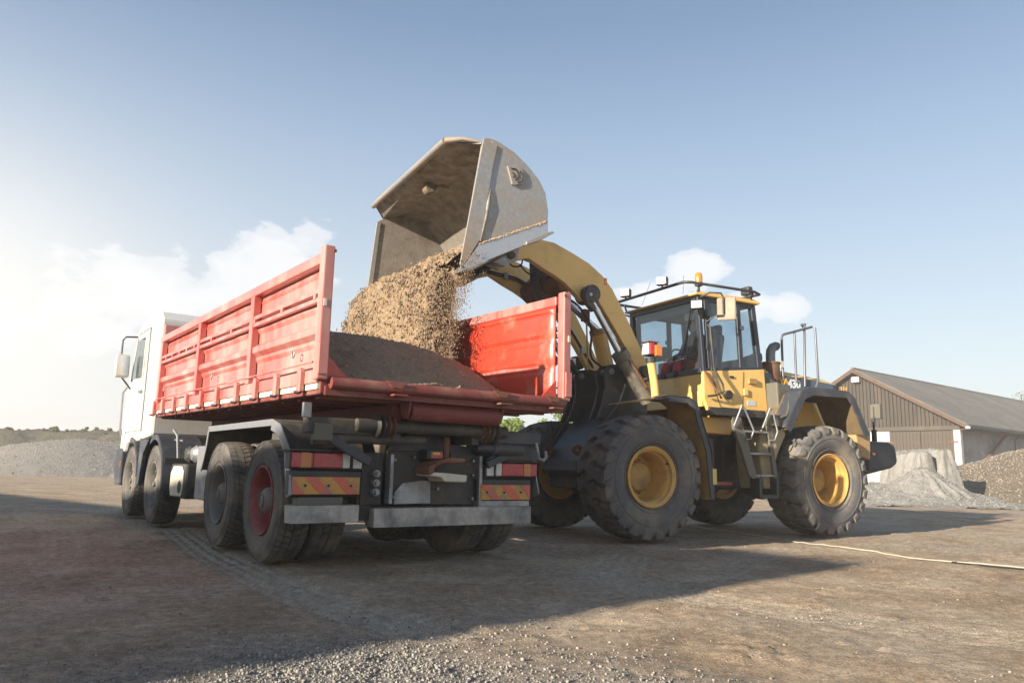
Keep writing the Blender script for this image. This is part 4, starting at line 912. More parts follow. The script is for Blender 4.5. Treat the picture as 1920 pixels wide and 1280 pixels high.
# sand heap on the bed
def heap(x, y):
    r = np.hypot((x - 1.25), (y - .30) * 1.0); n = fbm(x * 2.2, y * 2.2, 4, 120)
    v = .62 * (2.32 - r) + .10 * n; t = .40; v = np.where(v > t, t + .27 * (1 - np.exp(-(v - t) / .27)), v)
    w = .62 * (1.7 - np.hypot(x - 2.7, y + .1)); w = np.where(w > .3, .3 + .2 * (1 - np.exp(-(w - .3) / .2)), w)
    return np.maximum(v, w) + fbm(x * 9, y * 9, 4, 121) * .05 + fbm(x * 30, y * 30, 2, 125) * .018
pm_fill = pile_mat('ochre_building_sand', (.20, .142, .09), (.30, .218, .14), (.39, .29, .195), .02, 34)
xs = np.linspace(-1.2, 4.75, 380); ys = np.linspace(-1.172, 1.172, 170); A_, B_ = np.meshgrid(xs, ys); Z_ = heap(A_, B_); Zc = np.maximum(Z_, -.03)
V = np.stack([A_, B_, Zc + 1.545 + TILT * (A_ + 1.26)], -1).reshape(-1, 3); n = len(xs); q = (np.arange(len(ys) - 1)[:, None] * n + np.arange(n - 1)[None]).ravel(); F = np.stack([q, q + 1, q + n + 1, q + n], 1); kk = (Z_ > -.01).ravel(); F = F[kk[F].any(1)]
used = np.unique(F); mp_ = -np.ones(len(V), int); mp_[used] = np.arange(len(used))
hp_ = np_mesh('sand_heap', V[used], mp_[F], pm_fill, smooth=True); hp_.location = (TX, TY, 0); hp_.rotation_euler = (0, 0, TYAW)
tag(hp_, 'rounded heap of brown sand lying on the tipper bed', 'sand heap')
r = np.random.default_rng(5); n = 5000; x = r.uniform(-1.2, 3.5, n); y = r.uniform(-1.15, 1.15, n); z = heap(x, y); k = z > 0; x, y, z = x[k], y[k], z[k]
V, F = rocks(np.stack([x, y, z + 1.545 + TILT * (x + 1.26)], 1), .006 + .028 * r.uniform(0, 1, len(x)) ** 4, 6)
np_mesh('sand_lumps', V, F, stone_mat('sand_lump', (.25, .17, .10), (.46, .34, .21), 20), parent=hp_, kind='stuff')
# ================================================================== WHEEL LOADER   (x forward, y left, origin under the front axle)
LX, LY, LYAW = 1.17177, 10.88036, 3.63562
ld = thing('wheel_loader', 'yellow wheel loader with raised bucket tipping sand into the truck', 'wheel loader', (LX, LY, 0), LYAW)
def Q(nm, mb, m, par=ld, **k): return mb.build(nm, m, par, **k)
RL = .80
def loader_tyre():
    m = MB(); hw = .30
    prof = [(.375, -hw * .70), (.40, -hw * .80), (.47, -hw * .96), (.56, -hw * 1.03), (.64, -hw * 1.02), (.70, -hw * .98), (.735, -hw * .90), (.742, -hw * .5), (.742, 0), (.742, hw * .5), (.735, hw * .9), (.70, hw * .98), (.64, hw * 1.02), (.56, hw * 1.03), (.47, hw * .96), (.40, hw * .80), (.375, hw * .70)]
    m.lathe(prof, n=72)
    for s in (-1, 1):
        m.lathe([(.425, s * hw * .88), (.43, s * (hw * .90 + .008)), (.445, s * (hw * .93 + .008)), (.45, s * hw * .93)], n=72)
        m.lathe([(.60, s * hw * 1.028), (.602, s * (hw * 1.03 + .005)), (.612, s * (hw * 1.03 + .005)), (.615, s * hw * 1.02)], n=72)
    NL = 22; pit = 2 * PI / NL
    # each lug: wavy bar across the tread, folded over the shoulder; half pitch offset between the sides
    for k in range(NL):
        for side_ in (-1, 1):
            ph = k * pit + (0 if side_ > 0 else pit * .5)
            st = [(-.03, -.10, .80), (.06, .06, .80), (.13, .10, .798), (.19, -.02, .795), (.25, -.06, .788), (.297, .04, .772), (.318, .07, .722), (.316, .09, .672)]
            wd = [.30, .33, .36, .35, .37, .36, .29, .20]
            vs = []
            for (yy, dt, rt), w in zip(st, wd):
                tc_ = ph + dt * pit * 1.5
                rb = .72 if yy < .30 else .655
                yin = yy if yy < .31 else yy - .022
                for (dd, r_, yv) in ((-w, rb, yin), (-w * .84, rt, yy), (w * .84, rt, yy), (w, rb, yin)):
                    t = tc_ + dd * pit; vs.append((r_ * math.cos(t), side_ * yv, r_ * math.sin(t)))
            fs = []
            for i in range(len(st) - 1):
                for j in range(3): fs.append((i * 4 + j, i * 4 + j + 1, (i + 1) * 4 + j + 1, (i + 1) * 4 + j))
            fs += [(0, 1, 2, 3), tuple((len(st) - 1) * 4 + j for j in (3, 2, 1, 0))]
            m.add(vs, fs)
    return m
def loader_rim():
    m = MB()
    m.lathe([(.335, .245), (.372, .268), (.385, .262), (.385, .244), (.352, .225), (.345, .21), (.352, .20), (.338, .185), (.315, .18), (.308, .165), (.30, .12), (.290, .02), (.285, -.10), (.27, -.125), (.20, -.13), (.0, -.13)], n=56)
    m.lathe([(.372, .262), (.372, -.24), (.30, -.24), (.30, -.2), (0, -.2)], n=56); return m
def mk_lw(x, y, flip, first=None):
    if first is not None: return clone(first, ld, (x, y, RL), (0, random.uniform(0, 6), PI if flip else 0))
    w = loader_rim().build('wheel', yel_rim, ld, smooth=35, loc=(x, y, RL)); loader_tyre().build('tyre', rubber_l, w, smooth=28)
    MB().lathe([(.20, -.13), (.20, -.03), (.18, .0), (.17, .01), (.06, .02), (0, .02)], n=32).build('hub', yel_d, w, smooth=35)
    for k in range(16):
        t = 2 * PI * k / 16; MB().cyl((.235 * math.cos(t), -.13, .235 * math.sin(t)), (.235 * math.cos(t), -.095, .235 * math.sin(t)), .016, 6).build('wheel_nut', yel_d, w)
    MB().cyl((-.26, .10, .16), (-.30, .23, .17), .012, 6).build('valve', plastic, w)
    return w
lw = mk_lw(0, 1.08, False); mk_lw(-3.3, 1.08, False, lw); mk_lw(0, -1.08, True, lw); mk_lw(-3.3, -1.08, True, lw)
for x in (0, -3.3):
    a = MB().cyl((x, -.95, RL), (x, .95, RL), .17, 18).lathe([(.18, -.3), (.30, -.2), (.34, 0), (.30, .2), (.18, .3)], c=(x, 0, RL), n=28)
    Q('axle', a, blk_dusty, smooth=35)
# ---- front frame
ff = MB()
ff.prism([(.44, .86), (.36, 1.12), (.06, 1.45), (-.20, 1.60), (-.55, 1.62), (-1.25, 1.30), (-1.25, .62), (-.6, .55), (.5, .62)], -.36, .36, 'y')
Q('front_frame', ff, blk_dusty, bevel=.02)
Q('front_frame_plate', MB().prism([(.50, .92), (.40, 1.18), (.11, 1.50), (-.16, 1.78), (-.20, 1.72), (.06, 1.44), (.35, 1.12), (.44, .88)], -.42, .42, 'y'), greyp, bevel=.008, label='dusty grey sloping plate over the front axle')
Q('front_frame_plate', MB().prism([(.42, 1.02), (.50, .98), (.56, .86), (.52, .80), (.40, .82)], -.44, .44, 'y'), blk_dusty, bevel=.008)
for yy in (-.38, .38): Q('lifting_eye', MB().lathe([(.03, -.02), (.075, -.02), (.075, .02), (.03, .02)], c=(.50, yy, 1.13), n=18, close=True), rust, smooth=35)
for yy in (-.49, .49): Q('frame_rail', MB().tube([(.32, yy, 1.30), (.10, yy, 1.56), (-.12, yy, 1.80), (-.22, yy, 2.05)], .018, 8), greyp)
for s in (1, -1):
    for yy in (.28, .46):
        a, b = sorted((s * (yy - .022), s * (yy + .022)))
        Q('boom_tower', MB().prism([(.25, 1.55), (.16, 1.75), (.10, 2.0), (.14, 2.20), (.06, 2.31), (-.12, 2.34), (-.26, 2.32), (-.50, 2.40), (-.62, 2.30), (-.60, 2.12), (-.62, 1.60)], a, b, 'y'), blk, bevel=.01)
    Q('tower_cap', MB().cyl((-.44, s * .22, 2.24), (-.44, s * .70, 2.24), .085, 18), blk_dusty, smooth=35)
    Q('tower_pin', MB().cyl((.03, s * .22, 2.22), (.03, s * .52, 2.22), .045, 14), alum, smooth=35)
# ---- lift arms
armp = [(1.92, 3.62), (1.84, 3.76), (1.53, 3.80), (1.29, 3.885), (1.04, 3.875), (.74, 3.775), (.47, 3.67), (.25, 3.53), (.08, 3.36), (-.07, 3.13), (-.24, 2.86), (-.39, 2.60), (-.50, 2.40), (-.56, 2.26), (-.52, 2.14), (-.42, 2.11), (-.33, 2.18), (-.30, 2.33), (-.07, 2.66), (.15, 2.95), (.32, 3.16), (.40, 3.14), (.50, 3.10), (.60, 3.14), (.70, 3.22), (.86, 3.34), (1.02, 3.42), (1.2, 3.49), (1.44, 3.60), (1.68, 3.52), (1.82, 3.50)]
for s in (1, -1):
    a, b = sorted((s * .50, s * .60)); Q('lift_arm', MB().prism(armp, a, b, 'y'), yel, bevel=.010)
    a, b = sorted((s * .601, s * .607)); Q('arm_sticker', MB().box(.18, .225, a, b, 3.40, 3.50), amber)
    Q('arm_boss', MB().cyl((.50, s * .46, 3.22), (.50, s * .74, 3.22), .12, 20), blk_dusty, smooth=35)
    Q('arm_pipe', MB().tube([(1.5, s * .485, 3.63), (1.0, s * .485, 3.58), (.4, s * .485, 3.35), (0, s * .485, 2.85), (-.35, s * .485, 2.4)], .013, 6).tube([(1.5, s * .485, 3.66), (1.02, s * .485, 3.62), (.42, s * .485, 3.39), (.02, s * .485, 2.89), (-.33, s * .485, 2.44)], .013, 6), blk)
    for (x, z) in ((1.2, 3.62), (.25, 3.2), (-.15, 2.65)): Q('pipe_clamp', MB().box(x - .03, x + .03, *sorted((s * .46, s * .50)), z - .05, z + .05), alum)
Q('cross_tube', MB().tube([(.80, -.5, 3.42), (.80, .5, 3.42)], .15, 20), rust, smooth=35)
Q('bell_crank', MB().prism([(1.05, 3.86), (.93, 3.88), (.70, 3.50), (.62, 3.22), (.72, 3.16), (.90, 3.22), (1.02, 3.45)], -.09, .09, 'y'), blk_dusty, bevel=.02)
Q('tilt_link', MB().prism([(1.0, 3.84), (1.05, 3.74), (1.62, 3.86), (1.60, 3.97)], -.07, .07, 'y'), blk, bevel=.02)
Q('crank_bracket', MB().prism([(.95, 3.52), (.86, 3.62), (.60, 3.56), (.50, 3.35), (.7, 3.28)], -.35, -.22, 'y').prism([(.95, 3.52), (.86, 3.62), (.60, 3.56), (.50, 3.35), (.7, 3.28)], .22, .35, 'y'), yel_d, bevel=.02)
# tilt cylinder (yellow barrel in the middle)
t1 = Q('tilt_cylinder', MB().tube([(-.30, 0, 2.16), (-.10, 0, 2.85)], [.115, .115], 18), yel, smooth=35)
Q('cylinder_head', MB().tube([(-.11, 0, 2.82), (-.085, 0, 2.90)], .13, 18), yel_d, t1, smooth=35)
Q('piston_rod', MB().tube([(-.09, 0, 2.88), (.60, 0, 3.34)], .05, 14), chrome, t1, smooth=35)
# lift cylinders
for s in (1, -1):
    y = s * .68
    c = Q('lift_cylinder', MB().tube([(-.46, y, 1.83), (-.02, y, 2.40)], .102, 20), mat('cylinder_grey_paint', (.20, .185, .155), .5, dirt=(.28, .23, .16), amt=.3, scale=6, bump=.001) if s > 0 else blk_dusty, smooth=35)
    Q('cylinder_head', MB().tube([(-.05, y, 2.36), (.03, y, 2.47)], [.118, .118], 20), blk_dusty if s < 0 else olive, c, smooth=35)
    Q('piston_rod', MB().tube([(.02, y, 2.45), (.47, y, 3.10)], .048, 16), chrome, c, smooth=35)
    Q('rod_eye', MB().cyl((.53, y - .05, 3.22), (.53, y + .05, 3.22), .105, 20).prism([(.42, 3.22), (.40, 3.05), (.47, 2.98), (.58, 3.08), (.62, 3.2)], y - .045, y + .045, 'y'), blk_dusty, c, smooth=30)
    Q('pin_keeper', MB().prism([(.45, 3.24), (.47, 3.32), (.60, 3.32), (.64, 3.18), (.62, 3.10), (.52, 3.10)], *sorted((y + s * .05, y + s * .075)), 'y'), greyp, c, bevel=.008)
    Q('pin', MB().cyl((.56, y + s * .07, 3.19), (.56, y + s * .10, 3.19), .022, 10), cream, c)
    Q('hose', MB().tube([(-.40, y + s * .04, 1.96), (-.33, y + s * .14, 2.0), (-.16, y + s * .13, 2.22), (-.06, y + s * .10, 2.36)], .016, 8), rust)
def hose_(pts, r=.017):
    P3 = [Vector(p) for p in pts]; out = []
    for i in range(len(P3) - 1):
        p0, p1, p2, p3 = P3[max(i - 1, 0)], P3[i], P3[i + 1], P3[min(i + 2, len(P3) - 1)]
        for k in range(5):
            t = k / 5; out.append(.5 * ((2 * p1) + (-p0 + p2) * t + (2 * p0 - 5 * p1 + 4 * p2 - p3) * t * t + (-p0 + 3 * p1 - 3 * p2 + p3) * t ** 3))
    out.append(P3[-1]); Q('hose', MB().tube(out, r, 8), rubber, smooth=60)
hose_([(.05, .30, 2.30), (.22, .28, 2.45), (.20, .25, 2.85), (.38, .2, 3.15), (.62, .12, 3.30)])
hose_([(.10, -.25, 2.25), (.35, -.22, 2.5), (.30, -.2, 2.95), (.5, -.3, 3.2)])
hose_([(-.02, .50, 2.55), (.02, .52, 2.72), (.12, .5, 2.85), (.30, .49, 3.12)], .015)
hose_([(-.14, .56, 2.45), (-.04, .55, 2.62), (.10, .52, 2.80), (.22, .49, 3.0)], .015)
hose_([(1.35, .2, 3.62), (1.2, .22, 3.50), (1.02, .2, 3.62), (.95, .1, 3.8)], .012)
hose_([(1.50, .1, 3.75), (1.45, .15, 3.60), (1.30, .15, 3.62), (1.25, .1, 3.78)], .012)
Q('bucket_sensor_rod', MB().tube([(.20, .18, 2.25), (.23, .18, 2.95), (.30, .18, 3.10)], .012, 6), yel_d)
Q('bucket_sensor', MB().box(.20, .30, .14, .22, 2.95, 3.12), rust)
# ---- bucket
BW = 1.5
shell = [(2.80, 3.045), (2.45, 3.22), (1.95, 3.49), (1.76, 3.62), (1.705, 3.75), (1.70, 3.93), (1.735, 4.12), (1.83, 4.28), (1.98, 4.42), (2.18, 4.55), (2.40, 4.615)]
bk = MB(); bk.strip(shell, -BW + .02, BW - .02, -.028, 'y')
Q('bucket_shell', bk, steel_in, smooth=35, label='scuffed curved inner shell of the bucket')
lipm = MB()
# rim plate with cut-off corners that carries the round edge tube
def rim_pt(x, y, z): return (x, y, z)
lv = [(2.38, -1.49, 4.612), (2.38, 1.49, 4.612), (2.60, 1.49, 4.60), (2.93, 1.24, 4.632), (2.93, -1.36, 4.632), (2.76, -1.49, 4.50)]
lipm.add([(x, y, z) for x, y, z in lv] + [(x, y, z - .022) for x, y, z in lv], [(0, 1, 2, 3, 4, 5), (11, 10, 9, 8, 7, 6)] + [(i, (i + 1) % 6, (i + 1) % 6 + 6, i + 6) for i in range(6)])
Q('rim_plate', lipm, steel_in)
Q('rim_tube', MB().tube([(2.955, -1.38, 4.625), (2.955, 1.26, 4.625)], .042, 14), steel, smooth=50)
Q('rim_tube', MB().tube([(2.955, 1.26, 4.625), (2.80, 1.40, 4.63), (2.60, 1.47, 4.61)], [.042, .028, .02], 10), steel, smooth=50)
for yy, s in ((BW, 1), (-BW, -1)):
    sp_ = [(2.48, 4.67), (2.38, 4.655), (2.17, 4.575), (1.97, 4.44), (1.82, 4.30), (1.725, 4.15), (1.685, 3.93), (1.69, 3.70), (1.655, 3.635), (1.77, 3.575), (2.76, 3.045), (2.81, 3.06), (2.81, 3.13), (2.60, 4.55), (2.56, 4.66)] if s > 0 else [(2.48, 4.60), (2.38, 4.60), (2.17, 4.55), (1.97, 4.43), (1.82, 4.29), (1.725, 4.14), (1.69, 3.93), (1.695, 3.70), (1.70, 3.62), (1.78, 3.58), (2.76, 3.045), (2.90, 3.10), (2.96, 3.30), (2.86, 4.42), (2.74, 4.50)]
    sd_ = Q('bucket_side_plate', MB().prism(sp_, *sorted((yy - s * .025, yy)), 'y'), steel if s > 0 else steel_in, bevel=.004)
    if s > 0:
        y0 = yy + .001
        Q('edge_strip', MB().prism([(2.585, 4.64), (2.40, 4.60), (2.46, 4.30), (2.57, 3.45), (2.63, 3.36), (2.80, 3.06), (2.83, 3.10)], y0, y0 + .022, 'y'), steel, sd_, bevel=.004)
        Q('wear_strip', MB().prism([(2.60, 3.36), (1.70, 3.79), (1.69, 3.66), (1.80, 3.56), (2.76, 3.05), (2.79, 3.08)], y0, y0 + .020, 'y'), mat('bright_worn_steel', (.50, .51, .52), .35, metal=.7, dirt=(.38, .33, .26), amt=.2, scale=3, bump=.001), sd_, bevel=.004)
        Q('weld_bead', MB().tube([(2.585, y0 + .01, 3.40), (2.52, y0 + .012, 3.7), (2.50, y0 + .014, 3.86), (2.475, y0 + .01, 4.05)], [.016, .022, .026, .010], 8), steel_in, sd_, smooth=60)
        Q('heel_lip', MB().prism([(1.62, 3.66), (1.655, 3.675), (2.0, 3.49), (2.0, 3.45), (1.80, 3.54)], yy - .04, yy + .05, 'y'), steel, sd_, bevel=.004)
        Q('hole_disc', MB().lathe([(.0, 0), (.034, 0), (.034, .006), (0, .006)], c=(2.475, y0, 4.60), n=14), mat('hole_sky', (.45, .55, .66), .9), sd_)  # solid disc; the sky behind is painted on as its colour
        em = [(2.27, 4.37), (2.13, 4.41), (2.06, 4.36), (2.035, 4.27), (2.07, 4.19), (2.17, 4.15), (2.20, 4.16)]
        ep = Q('emblem_plate', MB().prism(em, y0, y0 + .030, 'y'), steel, sd_, bevel=.006)
        for arc_, rr in (([(2.10, 4.34), (2.065, 4.29), (2.075, 4.22), (2.13, 4.19)], .009), ([(2.22, 4.345), (2.16, 4.35), (2.13, 4.32), (2.12, 4.26), (2.16, 4.215)], .010), ([(2.20, 4.30), (2.17, 4.28), (2.19, 4.24)], .009)):
            Q('emblem_relief', MB().tube([(a_, y0 + .031, b_) for a_, b_ in arc_], rr, 6), blk, ep)
        # sand ledge on the wear strip
        rr_ = np.random.default_rng(3); n = 420; f = rr_.uniform(0, 1, n); PX = 2.60 + (1.70 - 2.60) * f; PZ = 3.365 + (3.795 - 3.365) * f + rr_.normal(0, .006, n)
        V, F = rocks(np.stack([PX, y0 + .008 + rr_.uniform(0, .014, n), PZ], 1), rr_.uniform(.008, .028, n), 8); so_ = np_mesh('sand_ledge', V, F, stone_mat('dry_sand_lumps', (.32, .23, .14), (.50, .38, .25), 20), parent=sd_, kind='stuff')
    else:
        Q('edge_strip', MB().prism([(2.90, 3.10), (2.96, 3.30), (2.86, 4.42), (2.80, 4.42), (2.89, 3.30), (2.85, 3.10)], -1.475, -1.455, 'y'), steel, sd_, bevel=.004)
Q('cutting_edge', MB().prism([(2.84, 3.00), (2.86, 3.02), (2.50, 3.215), (2.48, 3.185)], -1.52, 1.52, 'y'), mat('bright_worn_steel', (.5, .5, .5)), bevel=.004)
Q('bucket_hook', MB().prism([(2.62, 4.60), (2.70, 4.56), (2.70, 4.50), (2.60, 4.46), (2.55, 4.50), (2.50, 4.57), (2.20, 4.57)], -.04, .04, 'y').cyl((2.64, -.07, 4.50), (2.64, .07, 4.50), .07, 16), mat('muddy_cast_hook', (.10, .08, .06), .8, dirt=(.3, .22, .14), amt=.4), bevel=.01)
for yy in (-.62, -.42, .42, .62): Q('bucket_lug', MB().prism([(1.76, 3.60), (1.70, 3.75), (1.60, 3.70), (1.62, 3.55), (1.80, 3.42), (1.98, 3.46)], yy - .02, yy + .02, 'y'), steel, bevel=.006)
Q('bucket_pin', MB().cyl((1.72, -.68, 3.58), (1.72, .68, 3.58), .05, 12), blk_dusty, smooth=35)
# residual sand inside
rr_ = np.random.default_rng(13)
# ---- front fenders
for s in (1, -1):
    y0, y1 = sorted((s * .82, s * 1.42))
    fp = [(.30, 1.735), (-.22, 1.83), (-.56, 1.82), (-.68, 1.75), (-.76, 1.52), (-.90, 1.16), (-.96, .52)]
    Q('front_fender', MB().strip(fp, y0, y1, .014, 'y'), yel_d, bevel=.003)
    rim = MB()
    for i in range(1, len(fp) - 1):
        a, b = fp[i], fp[i + 1]; w = .075
        ca = Vector((0 - a[0], .8 - a[1])).normalized() * w; cb_ = Vector((0 - b[0], .8 - b[1])).normalized() * w
        rim.prism([a, b, (b[0] + cb_.x, b[1] + cb_.y), (a[0] + ca.x, a[1] + ca.y)], *sorted((s * 1.405, s * 1.428)), 'y')
    rim.prism([(.02, 1.785), (-.22, 1.832), (-.22, 1.80), (.02, 1.76)], *sorted((s * 1.405, s * 1.428)), 'y')
    Q('fender_lip', rim, greyp, bevel=.006)
    Q('fender_top', MB().strip([(-.18, 1.846), (-.55, 1.84), (-.69, 1.77), (-.78, 1.54), (-.92, 1.18)], *sorted((s * 1.12, s * 1.43)), .012, 'y'), greyp, bevel=.004)
    # head lamp on its yellow post
    Q('lamp_post', MB().tube([(-.42, s * .90, 1.86), (-.40, s * .90, 2.05), (-.34, s * .90, 2.36)], .055, 14), yel, smooth=50)
    Q('lamp_collar', MB().cyl((-.345, s * .90, 2.33), (-.335, s * .90, 2.40), .07, 14), plastic, smooth=35)
    hb = Q('head_lamp', MB().box(-.40, -.26, s * .90 - .085, s * .90 + .085, 2.42, 2.60), plastic, bevel=.02)
    Q('lens', MB().box(-.26, -.245, s * .90 - .075, s * .90 + .075, 2.435, 2.585), mat('lit_lamp_glass', (.85, .78, .68), .15, coat=.5), hb, bevel=.01)
    Q('indicator', MB().box(-.44, -.33, *sorted((s * .985, s * 1.03)), 2.41, 2.56), amber, hb, bevel=.012)
    Q('side_marker', MB().box(-.325, -.262, *sorted((s * .985, s * 1.005)), 2.43, 2.59), redlens, hb, bevel=.004)
    Q('visor', MB().box(-.42, -.24, *sorted((s * .81, s * .99)), 2.603, 2.612), rust, hb)
# ---- articulation area under the cab
Q('centre_hinge', MB().cyl((-1.55, 0, .62), (-1.55, 0, 1.55), .16, 18), blk_dusty, smooth=35)
Q('rear_frame', MB().prism([(-1.35, .70), (-1.35, 1.25), (-1.9, 1.5), (-4.9, 1.5), (-5.0, 1.0), (-4.2, .80), (-2.2, .62)], -.42, .42, 'y'), blk_dusty, bevel=.02)
for (x0, x1, z0, z1, yy) in ((-1.30, -.98, .95, 1.36, .56), (-1.28, -.96, .66, .92, .58), (-1.66, -1.34, .60, 1.36, .66), (-1.30, -.98, .52, .62, .60), (-1.62, -1.36, .50, .60, .68)):
    for s in (1, -1): Q('frame_plate', MB().box(x0, x1, *sorted((s * yy, s * (yy + .02)) ), z0, z1), mat('scratched_grey_plate', (.17, .18, .19), .5, metal=.3, dirt=(.10, .09, .08), amt=.35, scale=5, bump=.002), bevel=.004)
for k, (a, b) in enumerate((((-1.0, .75, .98), (-1.55, .72, 1.20)), ((-1.0, .74, 1.28), (-1.5, .74, 1.08)))): hose_([a, ((a[0] + b[0]) / 2, .8, (a[2] + b[2]) / 2 + .1), b, (b[0] - .05, .66, b[2] - .35)], .022)
Q('steering_cylinder', MB().cyl((-1.0, .80, .74), (-1.42, .86, .73), .035, 12).cyl((-1.42, .86, .73), (-1.72, .90, .735), .022, 10), rust, smooth=35)
Q('lock_bar', MB().box(-1.75, -1.40, .90, .94, .70, .745), mat('faded_red_bar', (.40, .10, .08), .6, dirt=DUST, amt=.3), bevel=.006)
Q('decal_plate', MB().box(-.995, -.93, 1.425, 1.43, .72, .92), mat('yellow_decal', (.72, .55, .12), .5))
Q('frame_cover', MB().prism([(-.98, 1.40), (-1.0, .55), (-1.75, .50), (-1.95, .70), (-1.95, 1.45)], .30, .55, 'y'), blk, bevel=.01)
# ---- cab platform and body under the cab
for s in (1, -1):
    a, b = sorted((s * .78, s * .84))
    bd_ = Q('cab_base_panel', MB().prism([(-1.345, 2.30), (-1.345, 1.92), (-1.44, 1.72), (-1.50, 1.52), (-2.05, 1.48), (-2.35, 1.72), (-2.60, 1.74), (-2.55, 2.42)], a, b, 'y'), yel, bevel=.008)
    Q('seam', MB().tube([(-1.52, s * .842, 2.28), (-1.55, s * .842, 2.02), (-1.66, s * .842, 1.80), (-2.08, s * .842, 1.80), (-2.12, s * .842, 2.35)], .005, 4), blk, bd_)
    Q('latch', MB().box(-1.92, -1.84, *sorted((s * .841, s * .855)), 2.24, 2.27), blk, bd_)
    Q('hinge', MB().box(-2.18, -2.10, *sorted((s * .841, s * .87)), 2.00, 2.10), yel, bd_, bevel=.006); Q('hinge', MB().box(-2.36, -2.20, *sorted((s * .841, s * .88)), 2.18, 2.26), yel_d, bd_, bevel=.006)
    Q('notice_sticker', MB().box(-2.35, -2.18, *sorted((s * .841, s * .845)), 1.86, 1.93), mat('pale_sticker', (.55, .60, .68), .5), bd_)
    Q('filler_cap', MB().cyl((-1.80, s * .84, 1.99), (-1.80, s * .875, 1.99), .065, 20), blk, bd_, smooth=35)
    # platform
    a, b = sorted((s * .84, s * 1.30)); Q('platform', MB().box(-2.42, -.98, a, b, 1.665, 1.70), blk_dusty, bevel=.008)
    a, b = sorted((s * 1.28, s * 1.315)); Q('platform_edge', MB().box(-2.05, -1.0, a, b, 1.64, 1.745), blk, bevel=.01)
    Q('lower_box', MB().prism([(-1.08, 1.63), (-1.10, 1.42), (-1.66, 1.40), (-1.72, 1.52), (-1.66, 1.64)], *sorted((s * .75, s * 1.02)), 'y'), yel, bevel=.01)
    Q('wiper_rail', MB().tube([(-1.35, s * .86, 2.30), (-1.62, s * .90, 1.92)], .014, 6), rust)
    # ladder
    lad = Q('ladder', MB().prism([(-1.42, 1.70), (-1.56, 1.70), (-1.66, 1.42), (-1.86, .84), (-1.94, .82), (-1.78, .80), (-1.72, .84), (-1.58, 1.2), (-1.46, 1.46)], *sorted((s * 1.25, s * 1.30)), 'y').prism([(-2.06, 1.66), (-2.14, 1.66), (-2.26, .84), (-2.20, .80)], *sorted((s * 1.25, s * 1.30)), 'y'), olive, bevel=.005)
    for (xa, xb, z) in ((-1.64, -2.10, 1.46), (-1.74, -2.16, 1.16), (-1.84, -2.22, .86)): Q('step', MB().box(xb, xa, *sorted((s * 1.10, s * 1.30)), z - .03, z), alum, lad, bevel=.005)
    Q('rubber_step', MB().box(-1.95, -1.90, *sorted((s * 1.12, s * 1.30)), .55, .86).box(-2.28, -2.23, *sorted((s * 1.12, s * 1.30)), .55, .86).box(-2.27, -1.92, *sorted((s * 1.12, s * 1.30)), .53, .585), plastic, lad, bevel=.008)
    for (xa, xb) in ((-1.50, -1.70), (-2.04, -2.16)): Q('grab_rail', MB().tube([(xa + .08, s * 1.33, 1.50), (xa, s * 1.36, 1.70), (xa - .03, s * 1.37, 1.78), (xa - .08, s * 1.37, 1.76), (xb - .06, s * 1.36, 1.46), (xb - .02, s * 1.34, 1.34), (xb + .06, s * 1.32, 1.33)], .014, 8), alum, lad, smooth=60)
    # tank behind the ladder
    Q('fuel_tank', MB().prism([(-2.10, 1.62), (-2.42, 1.60), (-2.60, 1.45), (-2.44, 1.2), (-2.32, .95), (-2.30, .66), (-2.12, .66), (-2.05, 1.2)], *sorted((s * .70, s * 1.18)), 'y'), mat('dusty_beige_tank', (.40, .33, .20), .7, dirt=(.25, .20, .14), amt=.3, scale=3), bevel=.03)
    Q('deck_box', MB().prism([(-2.06, 1.70), (-2.06, 1.54), (-2.55, 1.54), (-2.62, 1.70)], *sorted((s * .90, s * 1.32)), 'y'), olive, bevel=.01)
    Q('deck_rail', MB().tube([(-2.30, s * 1.33, 1.66), (-2.42, s * 1.35, 1.70), (-2.52, s * 1.30, 1.80), (-2.66, s * 1.2, 2.0)], .016, 8), olive)
# ---- cab: frame posts, roof, glass
WX0, WX1 = -1.30, -1.38     # windscreen plane top / bottom
cabf = Q('cab_floor', MB().box(-2.55, -1.36, -.78, .78, 2.18, 2.28), blk)
Q('cab_front_panel', MB().box(-1.40, -1.35, -.776, .776, 1.80, 2.30), yel, bevel=.008)
posts = []
def post(x0, y0, z0, x1, y1, z1, w=.07, d=.07):
    m = MB(); m.add([(x0 - w / 2, y0 - d / 2, z0), (x0 + w / 2, y0 - d / 2, z0), (x0 + w / 2, y0 + d / 2, z0), (x0 - w / 2, y0 + d / 2, z0), (x1 - w / 2, y1 - d / 2, z1), (x1 + w / 2, y1 - d / 2, z1), (x1 + w / 2, y1 + d / 2, z1), (x1 - w / 2, y1 + d / 2, z1)], [(0, 3, 2, 1), (4, 5, 6, 7), (0, 1, 5, 4), (1, 2, 6, 5), (2, 3, 7, 6), (3, 0, 4, 7)])
    Q('cab_post', m, navyp, bevel=.012)
navyp = mat('cab_frame_dark_blue', (.022, .028, .042), .4, dirt=(.12, .11, .1), amt=.12, scale=4)
for s in (1, -1):
    post(-1.385, s * .785, 2.28, -1.31, s * .77, 3.40, .06, .09)
    post(-1.50, s * .80, 2.28, -1.44, s * .785, 3.40, .07, .05)
    post(-2.12, s * .80, 2.34, -2.08, s * .785, 3.40, .08, .05)
    post(-2.50, s * .78, 2.40, -2.40, s * .76, 3.40, .09, .08)
Q('windscreen_sill', MB().box(-1.42, -1.33, -.80, .80, 2.27, 2.35), navyp, bevel=.01)
